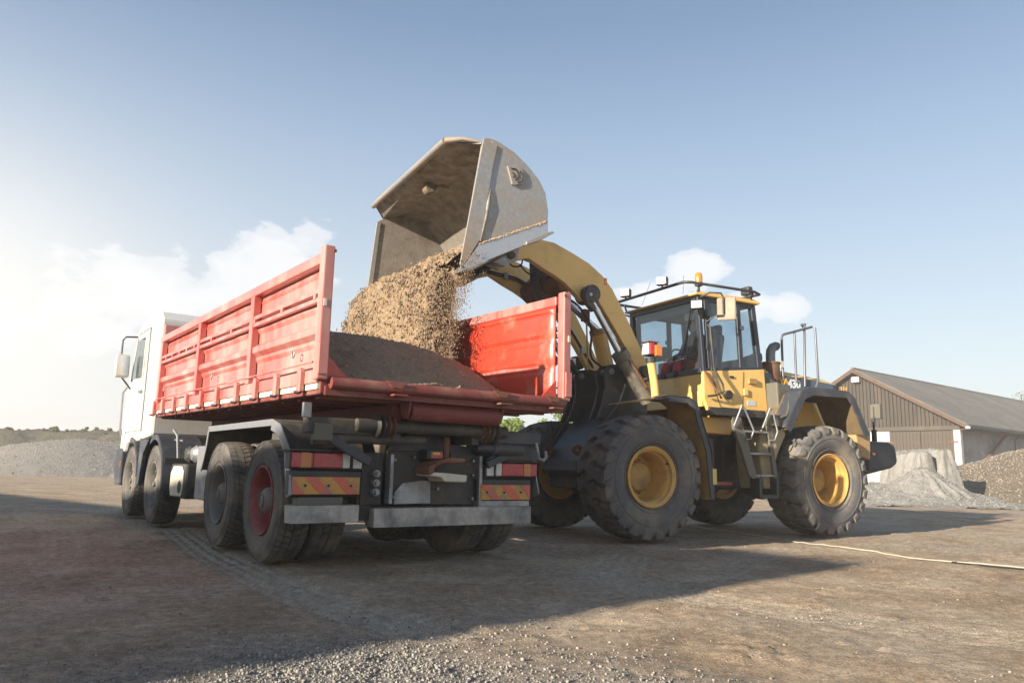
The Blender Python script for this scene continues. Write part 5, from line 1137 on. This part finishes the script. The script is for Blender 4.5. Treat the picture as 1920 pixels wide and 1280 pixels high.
for s in (1, -1):
    Q('window_sill', MB().prism([(-1.36, 2.28), (-2.54, 2.40), (-2.54, 2.46), (-1.36, 2.35)], *sorted((s * .775, s * .825)), 'y'), navyp, bevel=.006)
    Q('window_head', MB().box(-2.43, -1.28, *sorted((s * .75, s * .80)), 3.34, 3.41), navyp, bevel=.006)
    Q('door_glass', MB().add([(-1.50, s * .80, 2.34), (-2.10, s * .80, 2.41), (-2.06, s * .785, 3.36), (-1.46, s * .785, 3.36)], [(0, 1, 2, 3)]), glass)
    Q('quarter_glass', MB().add([(-2.14, s * .80, 2.41), (-2.48, s * .79, 2.44), (-2.38, s * .77, 3.36), (-2.10, s * .785, 3.36)], [(0, 1, 2, 3)]), glass)
    Q('door_handle', MB().box(-2.14, -2.06, *sorted((s * .83, s * .86)), 2.98, 3.04), alum, bevel=.006)
    for zz in (2.62, 3.02): Q('door_hinge', MB().box(-1.47, -1.40, *sorted((s * .83, s * .86)), zz, zz + .10), blk, bevel=.006)
Q('windscreen', MB().add([(-1.395, -.78, 2.34), (-1.395, .78, 2.34), (-1.315, .77, 3.36), (-1.315, -.77, 3.36)], [(0, 1, 2, 3)]), glass)
Q('rear_window', MB().add([(-2.52, -.76, 2.62), (-2.52, .76, 2.62), (-2.42, .74, 3.34), (-2.42, -.74, 3.34)], [(0, 1, 2, 3)]), glass)
Q('cab_rear_panel', MB().box(-2.56, -2.48, -.78, .78, 2.3, 2.62), navyp)
Q('window_head', MB().box(-1.335, -1.28, -.78, .78, 3.34, 3.41), navyp)
Q('cab_roof', MB().prism([(-1.22, 3.405), (-1.20, 3.43), (-1.32, 3.465), (-2.35, 3.48), (-2.50, 3.44), (-2.48, 3.405)], -.86, .86, 'y'), yel, bevel=.03)
Q('roof_lining', MB().box(-2.40, -1.35, -.74, .74, 3.36, 3.40), plastic)
Q('wiper', MB().tube([(-1.30, .66, 3.30), (-1.33, .55, 3.0), (-1.38, .30, 2.40)], .008, 5), blk)
# interior
Q('seat', MB().box(-2.25, -1.85, -.22, .24, 2.20, 2.42).prism([(-2.12, 2.40), (-2.30, 2.44), (-2.40, 3.02), (-2.28, 3.05), (-2.14, 2.6)], -.20, .22, 'y'), seatm, bevel=.05)
Q('seat_headrest', MB().box(-2.42, -2.32, -.12, .14, 3.02, 3.20), seatm, bevel=.04)
stw = Q('steering_wheel', MB().tube([(-1.62 + .10 * math.sin(t), .03 + .19 * math.cos(t), 2.56 + .17 * math.sin(t)) for t in np.linspace(0, 2 * PI, 25)[:-1]], .014, 6, closed=True), blk)
Q('column', MB().tube([(-1.62, .03, 2.56), (-1.48, .03, 2.28)], .03, 8), blk, stw); Q('dash', MB().box(-1.52, -1.42, -.25, .3, 2.28, 2.46), blk, bevel=.02)
Q('console', MB().box(-2.2, -1.7, -.62, -.34, 2.25, 2.60), blk, bevel=.03); Q('monitor', MB().obox((-1.62, -.48, 2.72), (.06, .30, .22), (0, 0, .2)), blk, bevel=.01)
Q('interior_mirror', MB().box(-1.42, -1.40, .38, .58, 3.10, 3.22), cream, bevel=.01)
Q('sun_blind', MB().box(-1.40, -1.36, -.70, .72, 3.22, 3.36), mat('blue_grey_blind', (.12, .15, .2), .6))
# roof rail, lamps, beacon
rail = MB().tube([(-1.10, -.88, 3.50), (-1.02, -.84, 3.56), (-1.02, .80, 3.57), (-1.10, .90, 3.56), (-2.30, .93, 3.57), (-2.46, .88, 3.56), (-2.46, -.88, 3.56), (-2.3, -.93, 3.56), (-1.15, -.92, 3.56), (-1.10, -.88, 3.50)], .022, 8)
for (x, y) in ((-1.25, .84), (-2.3, .84), (-1.25, -.84), (-2.3, -.84)): rail.tube([(x, y, 3.44), (x, y * 1.08, 3.57)], .015, 6)
Q('roof_rail', rail, plastic, smooth=50)
def lamp(x, y, z, rz=0., m=None, sc=1.):
    l = Q('work_lamp', MB().obox((x, y, z), (.10 * sc, .17 * sc, .13 * sc), (0, 0, rz)), plastic, bevel=.02)
    d = Vector((math.cos(rz), math.sin(rz), 0)) * .052 * sc
    Q('lens', MB().obox((x + d.x, y + d.y, z), (.01, .145 * sc, .105 * sc), (0, 0, rz)), m or mat('lit_lamp_glass', (1, 1, 1)), l, bevel=.006)
    Q('stalk', MB().cyl((x, y, z - .10), (x, y, z - .05), .015, 6), plastic, l)
lamp(-1.02, -.56, 3.67, .55); lamp(-1.02, .34, 3.68, .55); lamp(-1.16, .93, 3.23, .7); lamp(-2.46, .62, 3.66, PI); lamp(-2.46, -.62, 3.66, PI)
bc = Q('beacon', MB().lathe([(0, 0), (.058, 0), (.062, .05), (.05, .055)], c=(-1.50, .60, 3.62), axis='z', n=20), plastic, smooth=35)
Q('dome', MB().lathe([(.056, .05), (.058, .12), (.05, .185), (.03, .20), (0, .20)], c=(-1.50, .60, 3.62), axis='z', n=24), amber, bc, smooth=50); Q('stem', MB().cyl((-1.5, .6, 3.5), (-1.5, .6, 3.63), .018, 8), plastic, bc)
Q('antenna', MB().tube([(-1.3, -.5, 3.5), (-1.36, -.36, 3.86)], .004, 4), blk); Q('antenna', MB().tube([(-1.3, .48, 3.5), (-1.3, .50, 3.78)], .004, 4), blk)
# mirrors
for s in (1, -1):
    x0 = -1.38
    Q('mirror_arm', MB().tube([(-1.30, s * .86, 3.38), (-1.34, s * 1.0, 3.42), (-1.50, s * 1.06, 3.42), (-1.54, s * 1.06, 3.36), (-1.54, s * 1.06, 3.12)], .014, 8).tube([(-1.40, s * .85, 3.02), (-1.46, s * .98, 3.10), (-1.54, s * 1.06, 3.10)], .012, 8), plastic, smooth=50)
    mr = Q('mirror', MB().obox((-1.60, s * 1.06, 3.20), (.05, .27, .34), (0, 0, R_(38) * s)), mat('beige_mirror_back', (.32, .28, .21), .6, dirt=(.2, .17, .13), amt=.3), bevel=.035)
    Q('mirror_glass', MB().obox((-1.63, s * 1.04, 3.20), (.01, .23, .30), (0, 0, R_(38) * s)), mirrorm, mr)
    Q('grab_rail', MB().tube([(-1.42, s * .86, 2.98), (-1.43, s * .90, 2.94), (-1.47, s * .92, 2.34), (-1.60, s * .95, 2.12), (-1.62, s * .95, 2.02), (-1.50, s * .93, 1.96), (-1.38, s * .88, 1.94)], .016, 8), plastic, smooth=50)
    Q('grab_rail', MB().tube([(-1.46, s * .85, 2.9), (-1.48, s * .86, 2.32), (-1.55, s * .87, 2.05)], .009, 6), plastic)
# ---- engine hood, stripe, lettering
HOODT = lambda x: 2.48 - .075 * max(0, (-x - 3.0)) - .32 * max(0, (-x - 4.3))
hx = [-2.62, -3.1, -3.6, -4.1, -4.4, -4.65, -4.85]
hood = MB(); prof_ = []
for x in hx:
    zt = HOODT(x); k = 1 if x > -4.6 else (.99 if x > -4.7 else .93)
    prof_.append([(x, -.70 * k, 1.55), (x, -.68 * k, zt - .06), (x, -.62 * k, zt), (x, 0, zt + .03), (x, .62 * k, zt), (x, .68 * k, zt - .06), (x, .70 * k, 1.55)])
hood.v = [p for r in prof_ for p in r]; n = 7
for i in range(len(hx) - 1):
    for j in range(n - 1): hood.f.append((i * n + j, i * n + j + 1, (i + 1) * n + j + 1, (i + 1) * n + j))
hood.f += [tuple(range(n)), tuple(range((len(hx) - 1) * n + n - 1, (len(hx) - 1) * n - 1, -1))]
hd = Q('hood', hood, yel, smooth=30, bevel=.006)
for s in (1, -1):
    a, b = sorted((s * .695, s * .715))
    st = Q('side_stripe', MB().prism([(-2.70, 2.40), (-3.6, 2.37), (-4.33, 2.315), (-4.33, 2.0), (-2.70, 2.0)], a, b, 'y'), bluegrey, bevel=.003)
    hv = Q('hood_vent', MB().prism([(-4.34, 2.315), (-4.58, 2.285), (-4.58, 2.19), (-4.34, 2.21)], a, b, 'y'), blk)
    for q in range(5): Q('vent_slat', MB().box(-4.57, -4.35, *sorted((s * .712, s * .722)), 2.205 + q * .020, 2.213 + q * .020), yel, hv)
    for q in range(3): Q('vent_slat', MB().box(-4.42 - q * .06, -4.41 - q * .06, *sorted((s * .713, s * .724)), 2.20, 2.30), yel, hv)
    rz = PI if s > 0 else 0
text_mesh('lettering', 'WA', .15, letty, ld, (-2.94, .717, 2.245), (PI / 2, R_(0), PI), .003, .004)
text_mesh('lettering', '430', .185, lettw, ld, (-3.19, .717, 2.205), (PI / 2, 0, PI), .003, .006)
Q('side_shroud', MB().prism([(-2.60, 2.32), (-2.62, 1.70), (-3.0, 1.70), (-2.75, 2.06), (-2.66, 2.2), (-3.05, 2.10), (-3.05, 2.2), (-2.7, 2.3)], .72, .80, 'y'), olive)
Q('side_panel', MB().prism([(-2.58, 2.22), (-2.60, 1.70), (-2.58, 1.66), (-3.0, 1.66), (-3.0, 2.05), (-2.9, 2.12)], .716, 1.05, 'y'), olive, bevel=.02)
# air cleaner and exhaust elbow
cn = Q('air_cleaner', MB().lathe([(0, -.16), (.125, -.16), (.135, -.13), (.135, .115), (.15, .12), (.15, .145), (0, .15)], c=(-2.93, .62, 2.44), axis='z', n=26), canm, smooth=35)
Q('label', MB().prism([(-3.0, 2.50), (-3.07, 2.50), (-3.07, 2.60), (-3.0, 2.60)], .745, .757, 'y'), cream, cn)
Q('elbow_pipe', MB().tube([(-2.93, .62, 2.56), (-2.93, .62, 2.70), (-2.94, .62, 2.77), (-2.985, .62, 2.83), (-3.05, .62, 2.855), (-3.08, .62, 2.85)], [.072, .072, .072, .07, .068, .068], 16), mat('weathered_exhaust_steel', (.22, .22, .23), .5, metal=.5, dirt=(.3, .25, .2), amt=.25, scale=6), smooth=60)
Q('cleaner_base', MB().lathe([(.12, -.16), (.13, -.20), (.10, -.28), (.11, -.36), (.14, -.40)], c=(-2.93, .62, 2.44), axis='z', n=20), blk_dusty, smooth=35)
Q('duct', MB().tube([(-2.80, .55, 2.66), (-2.75, .45, 2.66), (-2.65, .3, 2.60)], .07, 12), blk, smooth=50)
# rear handrail
hr = MB().tube([(-3.08, .72, 2.36), (-3.08, .72, 2.98), (-3.11, .72, 3.03), (-3.16, .72, 3.045), (-3.72, .76, 3.21), (-3.80, .70, 3.23)], .019, 8)
hr.tube([(-3.36, .73, 2.30), (-3.36, .73, 3.10)], .017, 8).tube([(-3.54, .74, 2.24), (-3.58, .74, 3.20), (-3.62, .72, 3.25), (-3.68, .6, 3.27), (-3.78, .56, 3.24)], .019, 8).tube([(-3.56, .9, 2.14), (-3.68, .88, 2.34), (-3.68, .86, 3.18)], .019, 8)
Q('handrail', hr, mat('grey_painted_tube', (.13, .135, .15), .4, metal=.2), smooth=50)
# rear fenders
for s in (1, -1):
    y0, y1 = sorted((s * .72, s * 1.40))
    fp = [(-2.34, 1.52), (-2.69, 2.06), (-2.88, 2.125), (-3.69, 2.115), (-3.83, 2.02), (-4.12, 1.50)]
    Q('rear_fender', MB().strip([(-2.38, 1.50), (-2.71, 2.035), (-2.89, 2.10), (-3.68, 2.09), (-3.81, 2.0), (-4.09, 1.50)], *sorted((s * .72, s * 1.38)), .012, 'y'), mat('dark_fender_inside', (.17, .115, .05), .8, dirt=(.10, .08, .055), amt=.5, scale=4), bevel=.003)  # fender sheet in a darker brown than the yellow paint
    m = MB(); C0 = Vector((-3.3, .9))
    ws = [.11, .13, .12, .10, .12, .10]
    for i in range(len(fp) - 1):
        a, b = fp[i], fp[i + 1]; ca = (C0 - Vector(a)).normalized() * ws[i]; cb_ = (C0 - Vector(b)).normalized() * ws[i + 1]
        ea = Vector(a) - (C0 - Vector(a)).normalized() * .012; eb = Vector(b) - (C0 - Vector(b)).normalized() * .012
        m.prism([tuple(ea), tuple(eb), (b[0] + cb_.x, b[1] + cb_.y), (a[0] + ca.x, a[1] + ca.y)], *sorted((s * 1.385, s * 1.41)), 'y')
        m.prism([tuple(ea), tuple(eb), (b[0] - .0, b[1] + .004), (a[0], a[1] + .004)], *sorted((s * 1.12, s * 1.405)), 'y')
    Q('fender_lip', m, greyp, bevel=.004)
    Q('hood_side_panel', MB().prism([(-2.60, 1.40), (-2.62, 1.68), (-2.75, 2.0), (-3.35, 2.0), (-3.15, 1.4)], *sorted((s * .66, s * .70)), 'y'), yel, bevel=.006)
    Q('rear_corner_panel', MB().prism([(-4.07, 1.56), (-4.13, 1.18), (-4.40, 1.12), (-4.44, 1.55), (-4.2, 1.62)], *sorted((s * .70, s * 1.20)), 'y'), mat('dusty_yellow_panel', (.52, .34, .13), .6, dirt=(.25, .18, .12), amt=.4, scale=3), bevel=.02)
    Q('engine_side', MB().box(-4.3, -2.7, *sorted((s * .60, s * .66)), .95, 1.75).box(-4.48, -4.2, *sorted((s * .70, s * 1.12)), .95, 1.14), blk, bevel=.01)
    # counterweight side lamp stand
    Q('mirror_stand', MB().box(-5.0, -4.94, *sorted((s * .84, s * .90)), 1.40, 1.62).tube([(-4.97, s * .87, 1.55), (-4.97, s * .87, 1.75), (-5.0, s * .87, 1.84), (-5.0, s * .87, 2.0)], .018, 8), blk, bevel=.004)
    Q('rear_lamp_plate', MB().box(-5.06, -4.99, *sorted((s * .80, s * .98)), 1.80, 2.04), olive, bevel=.01)
cw = Q('counterweight', MB().prism([(-4.30, 1.42), (-5.02, 1.42), (-5.17, 1.36), (-5.20, 1.08), (-5.05, 1.0), (-4.40, .88), (-4.30, .90)], -1.12, 1.12, 'y'), navy, bevel=.06)
Q('marker_light', MB().box(-4.62, -4.55, 1.121, 1.13, 1.20, 1.235), amber, cw)
Q('radiator_grille', MB().box(-4.92, -4.84, -.6, .6, 1.45, 2.1), blk)
Q('rear_hitch', MB().box(-5.2, -4.9, -.2, .2, .7, .95), blk, bevel=.02)

# ================================================================== FALLING SAND (inside the bucket, over its edge, down to the heap)
sand_fall = thing('falling_sand', 'brown sand pouring out of the tipped loader bucket onto the heap', 'falling sand', (LX, LY, 0), LYAW)
nu, nv = 300, 260
U_, V_ = np.meshgrid(np.linspace(0, 1, nu), np.linspace(0, 1, nv))
def xf(u, z):                          # front of the curtain: near side is closer to the bucket, far side thrown further
    x0 = 2.86 + .26 * (1 - u); d = np.clip(3.22 - z, 0, 2); return x0 + (.30 + .10 * (1 - u)) * np.sqrt(d + .0) * .78
zt_ = 3.30; zb_ = 1.95
zz_ = zt_ + (zb_ - zt_) * V_
yn = 1.42 - .10 * V_ + .05 * np.sin(V_ * 9); yf = -1.46 - .02 * V_
Yv = yf + (yn - yf) * U_
edge = np.minimum(U_ * 7, (1 - U_) * 7).clip(0, 1) ** .5
nrm = fbm(Yv * 3 + 7, zz_ * 2.2, 5, 200) * .20 + fbm(Yv * 15, zz_ * 4.5, 5, 201, .62) * .16 + np.abs(fbm(Yv * 36, zz_ * 9, 4, 207)) * .12
Xf = xf(U_, zz_) - .26 * (1 - edge) + nrm
Xb = xf(U_, zz_) - .26 - .04 * V_ - .04 * edge + fbm(Yv * 10, zz_ * 8, 4, 205) * .12
zj = zz_ + fbm(Yv * 12 + 3, zz_ * 9, 4, 208) * .05
Yj = Yv + fbm(Yv * 7 + 1, zz_ * 12 + 5, 4, 209) * .12 * np.where(edge < 1, 1.6, .6)
A1_ = np.stack([Xf, Yj, zj], -1).reshape(-1, 3); A2_ = np.stack([Xb, Yj, zj], -1).reshape(-1, 3)
q = (np.arange(nv - 1)[:, None] * nu + np.arange(nu - 1)[None]).ravel(); Fq = np.stack([q, q + 1, q + nu + 1, q + nu], 1)
hole = (fbm(Yv * 5, zz_ * 2.2, 5, 220) + .58 * np.clip((Yv - .70) / .75, 0, 1) + .22 * (V_ - .5) * np.clip(Yv, 0, 1)).ravel() > .47
keep = ~hole[Fq].any(1)
o1 = np_mesh('sand_curtain', A1_, Fq[keep], pm_fill, parent=sand_fall, smooth=True, kind='stuff')
o2 = np_mesh('sand_curtain', A2_, Fq[keep][:, ::-1], pm_fill, parent=sand_fall, smooth=True, kind='stuff')
# sand still lying in the bucket
nb = 200; XB, YB = np.meshgrid(np.linspace(1.9, 3.22, nb), np.linspace(-1.47, 1.47, nb))
floor_z = np.interp(XB, [1.76, 1.95, 2.45, 2.80, 3.3], [3.66, 3.52, 3.25, 3.08, 2.9])
depth = .16 + .16 * np.clip((1.5 - YB) / 3, 0, 1) + .12 * np.clip((XB - 2.1) / .7, 0, 1) - .42 * np.clip((2.25 - XB) / .3, 0, 1) - .22 * np.clip((YB - .6) / .9, 0, 1) * np.clip((2.7 - XB) / .5, 0, 1)
ZB = floor_z + depth + fbm(XB * 4, YB * 4, 4, 230) * .09 + fbm(XB * 14, YB * 14, 4, 231) * .07 + fbm(XB * 40, YB * 40, 2, 232) * .02
lim = 2.92 + .26 * (1 - (YB + 1.47) / 2.94)
ZB = ZB + fbm(XB * 9, YB * 9, 3, 240) * .12 * np.clip((XB - 2.2) / .3, 0, 1) - np.clip(XB - lim + .32, 0, 1) * .62
V3 = np.stack([XB, YB, ZB], -1).reshape(-1, 3); q = (np.arange(nb - 1)[:, None] * nb + np.arange(nb - 1)[None]).ravel(); F3 = np.stack([q, q + 1, q + nb + 1, q + nb], 1)
kp = (ZB > floor_z - .02) & (XB < lim + .03); F3 = F3[kp.ravel()[F3].all(1)]
np_mesh('bucket_sand', V3, F3, pm_fill, parent=sand_fall, smooth=True, kind='stuff')
# clods and grains
r = np.random.default_rng(77); n = 14000
u = np.concatenate([r.uniform(0, 1, n), np.clip(1.0 + r.normal(0, .045, 9000), 0, 1.12), np.clip(r.normal(0, .02, 2500), -.05, 1)]); v = r.uniform(0, 1, len(u))
z = zt_ + (zb_ - zt_) * v; y = -1.46 + (1.42 + 1.46) * u - .10 * v * (u > .5); e = np.clip(np.minimum(u * 7, (1 - u) * 7), 0, 1) ** .5
x = xf(np.clip(u, 0, 1), z) - .22 * (1 - e) + r.normal(.0, .055, len(u)) + .01
s = .005 + .024 * r.uniform(0, 1, len(u)) ** 3.5; s = np.where(u > .97, s * .55, s)
V, F = rocks(np.stack([x, y, z], 1), s, 78); zc_ = np.repeat(z, 12); V[:, 2] = zc_ + (V[:, 2] - zc_) * 1.9; np_mesh('sand_clods', V, F, stone_mat('falling_sand_clods', (.16, .11, .068), (.31, .225, .145), 25), parent=sand_fall, kind='stuff')

# ================================================================== DRIVER
drv = thing('person', 'driver in dark jacket and red trousers seated in the loader cab', 'person', (LX, LY, 0), LYAW)
skinm = mat('skin', (.52, .31, .22), .55, var=.05); cloth_d = mat('dark_jacket', (.035, .035, .045), .85); cloth_r = mat('red_work_trousers', (.33, .03, .04), .8); hairm = mat('brown_hair', (.06, .035, .02), .8)
def skin_body(name, verts, edges, radii, m, par, lvl=2, root=0):
    me = bpy.data.meshes.new(name); me.from_pydata(verts, edges, []); o = bpy.data.objects.new(name, me); COL.objects.link(o); o.parent = par
    sk = o.modifiers.new('skin', 'SKIN'); sb = o.modifiers.new('sub', 'SUBSURF'); sb.levels = lvl; sb.render_levels = lvl
    for i, rr in enumerate(radii): me.skin_vertices[0].data[i].radius = rr if isinstance(rr, tuple) else (rr, rr)
    me.skin_vertices[0].data[root].use_root = True; me.materials.append(m); return o
dx, dy = -1.86, .10
vb = [(dx - .02, dy, 2.47), (dx - .05, dy, 2.62), (dx - .05, dy, 2.80), (dx - .03, dy, 2.95), (dx + .00, dy, 3.02), (dx + .02, dy, 3.07),
      (dx, dy + .17, 2.90), (dx + .08, dy + .22, 2.68), (dx + .30, dy + .13, 2.60), (dx, dy - .17, 2.90), (dx + .08, dy - .23, 2.68), (dx + .28, dy - .22, 2.60),
      (dx + .05, dy + .10, 2.45), (dx + .45, dy + .15, 2.47), (dx + .50, dy + .15, 2.30), (dx + .05, dy - .10, 2.45), (dx + .45, dy - .13, 2.47), (dx + .50, dy - .13, 2.30), (dx + .58, dy + .15, 2.29), (dx + .58, dy - .13, 2.29)]
eb = [(0, 1), (1, 2), (2, 3), (3, 4), (4, 5), (3, 6), (6, 7), (7, 8), (3, 9), (9, 10), (10, 11), (0, 12), (12, 13), (13, 14), (14, 18), (0, 15), (15, 16), (16, 17), (17, 19)]
rb_ = [(.15, .13), (.15, .12), (.17, .12), (.14, .10), .06, .055, .075, .055, .042, .075, .055, .042, .10, .075, .055, .10, .075, .055, .045, .045]
body = skin_body('body', vb, eb, rb_, cloth_d, drv)
leg = skin_body('trousers', [(dx + .02, dy + .10, 2.46), (dx + .25, dy + .13, 2.475), (dx + .46, dy + .15, 2.47), (dx + .51, dy + .15, 2.32), (dx + .02, dy - .10, 2.46), (dx + .25, dy - .12, 2.475), (dx + .46, dy - .13, 2.47), (dx + .51, dy - .13, 2.32), (dx - .02, dy, 2.46)], [(8, 0), (0, 1), (1, 2), (2, 3), (8, 4), (4, 5), (5, 6), (6, 7)], [.115, .10, .085, .07, .115, .10, .085, .07, .14], cloth_r, drv, root=8)
bmh = bmesh.new(); bmesh.ops.create_uvsphere(bmh, u_segments=24, v_segments=18, radius=1)
for vtx in bmh.verts:
    p = vtx.co; p.x *= .098; p.y *= .078; p.z *= .122
    if p.z < -.02: p.y *= 1 - .25 * (-p.z / .12); p.x = p.x * (1 - .12 * (-p.z / .12)) + (.012 if p.x > 0 else .01)
    if p.x > .06 and abs(p.y) < .016 and -.03 < p.z < .03: p.x += .020 * (1 - (p.z + .03) / .08)
me = bpy.data.meshes.new('head'); bmh.to_mesh(me); bmh.free(); me.materials.append(skinm)
hd_ = bpy.data.objects.new('head', me); COL.objects.link(hd_); hd_.parent = drv; hd_.location = (dx + .045, dy, 3.13); hd_.rotation_euler = (0, .05, .25); shade(hd_, 80)
MB().lathe([(0, -.005), (.011, 0), (.0, .006)], c=(.088, .030, .018), axis='x', n=10).lathe([(0, -.005), (.011, 0), (.0, .006)], c=(.088, -.030, .018), axis='x', n=10).build('eyes', mat('eye_dark', (.03, .02, .02), .2), hd_)
MB().box(.080, .094, -.024, .024, -.052, -.045).build('mouth', mat('lips', (.35, .13, .11), .5), hd_)
for s in (1, -1): MB().lathe([(0, -.008), (.026, -.004), (.028, .006), (0, .008)], c=(.0, s * .078, .0), n=12).build('ear', skinm, hd_, smooth=60)
hb_ = MB(); hb_.lathe([(.000, .128), (.05, .118), (.082, .085), (.092, .04), (.090, .0), (.080, -.03)], c=(-.018, 0, .004), axis='z', n=24); hb_.build('hair', hairm, hd_, smooth=60)
for s, (hx_, hy_, hz_) in ((1, (dx + .33, dy + .125, 2.60)), (-1, (dx + .31, dy - .215, 2.60))):
    hv = [(0, 0, 0), (.045, 0, 0), (.085, 0, 0)]; vv = [(-.04, 0, 0), (.03, 0, 0), (.075, 0, 0)]; ee = [(0, 1), (1, 2)]; rr = [.024, (.038, .018), (.036, .016)]
    for k, (oy, L_) in enumerate(((.030, .045), (.010, .052), (-.010, .048), (-.029, .038))):
        i0 = len(vv); vv += [(.085, oy, 0), (.085 + L_ * .6, oy, -.012), (.085 + L_ * .85, oy, -.038)]; ee += [(2, i0), (i0, i0 + 1), (i0 + 1, i0 + 2)]; rr += [.0095, .009, .008]
    i0 = len(vv); vv += [(.045, .04 * s, -.01), (.075, .058 * s, -.03)]; ee += [(1, i0), (i0, i0 + 1)]; rr += [.011, .0095]
    h_ = skin_body('hand', vv, ee, rr, skinm, drv, 1, 1); h_.location = (hx_, hy_, hz_); h_.rotation_euler = (0, .15, 0)
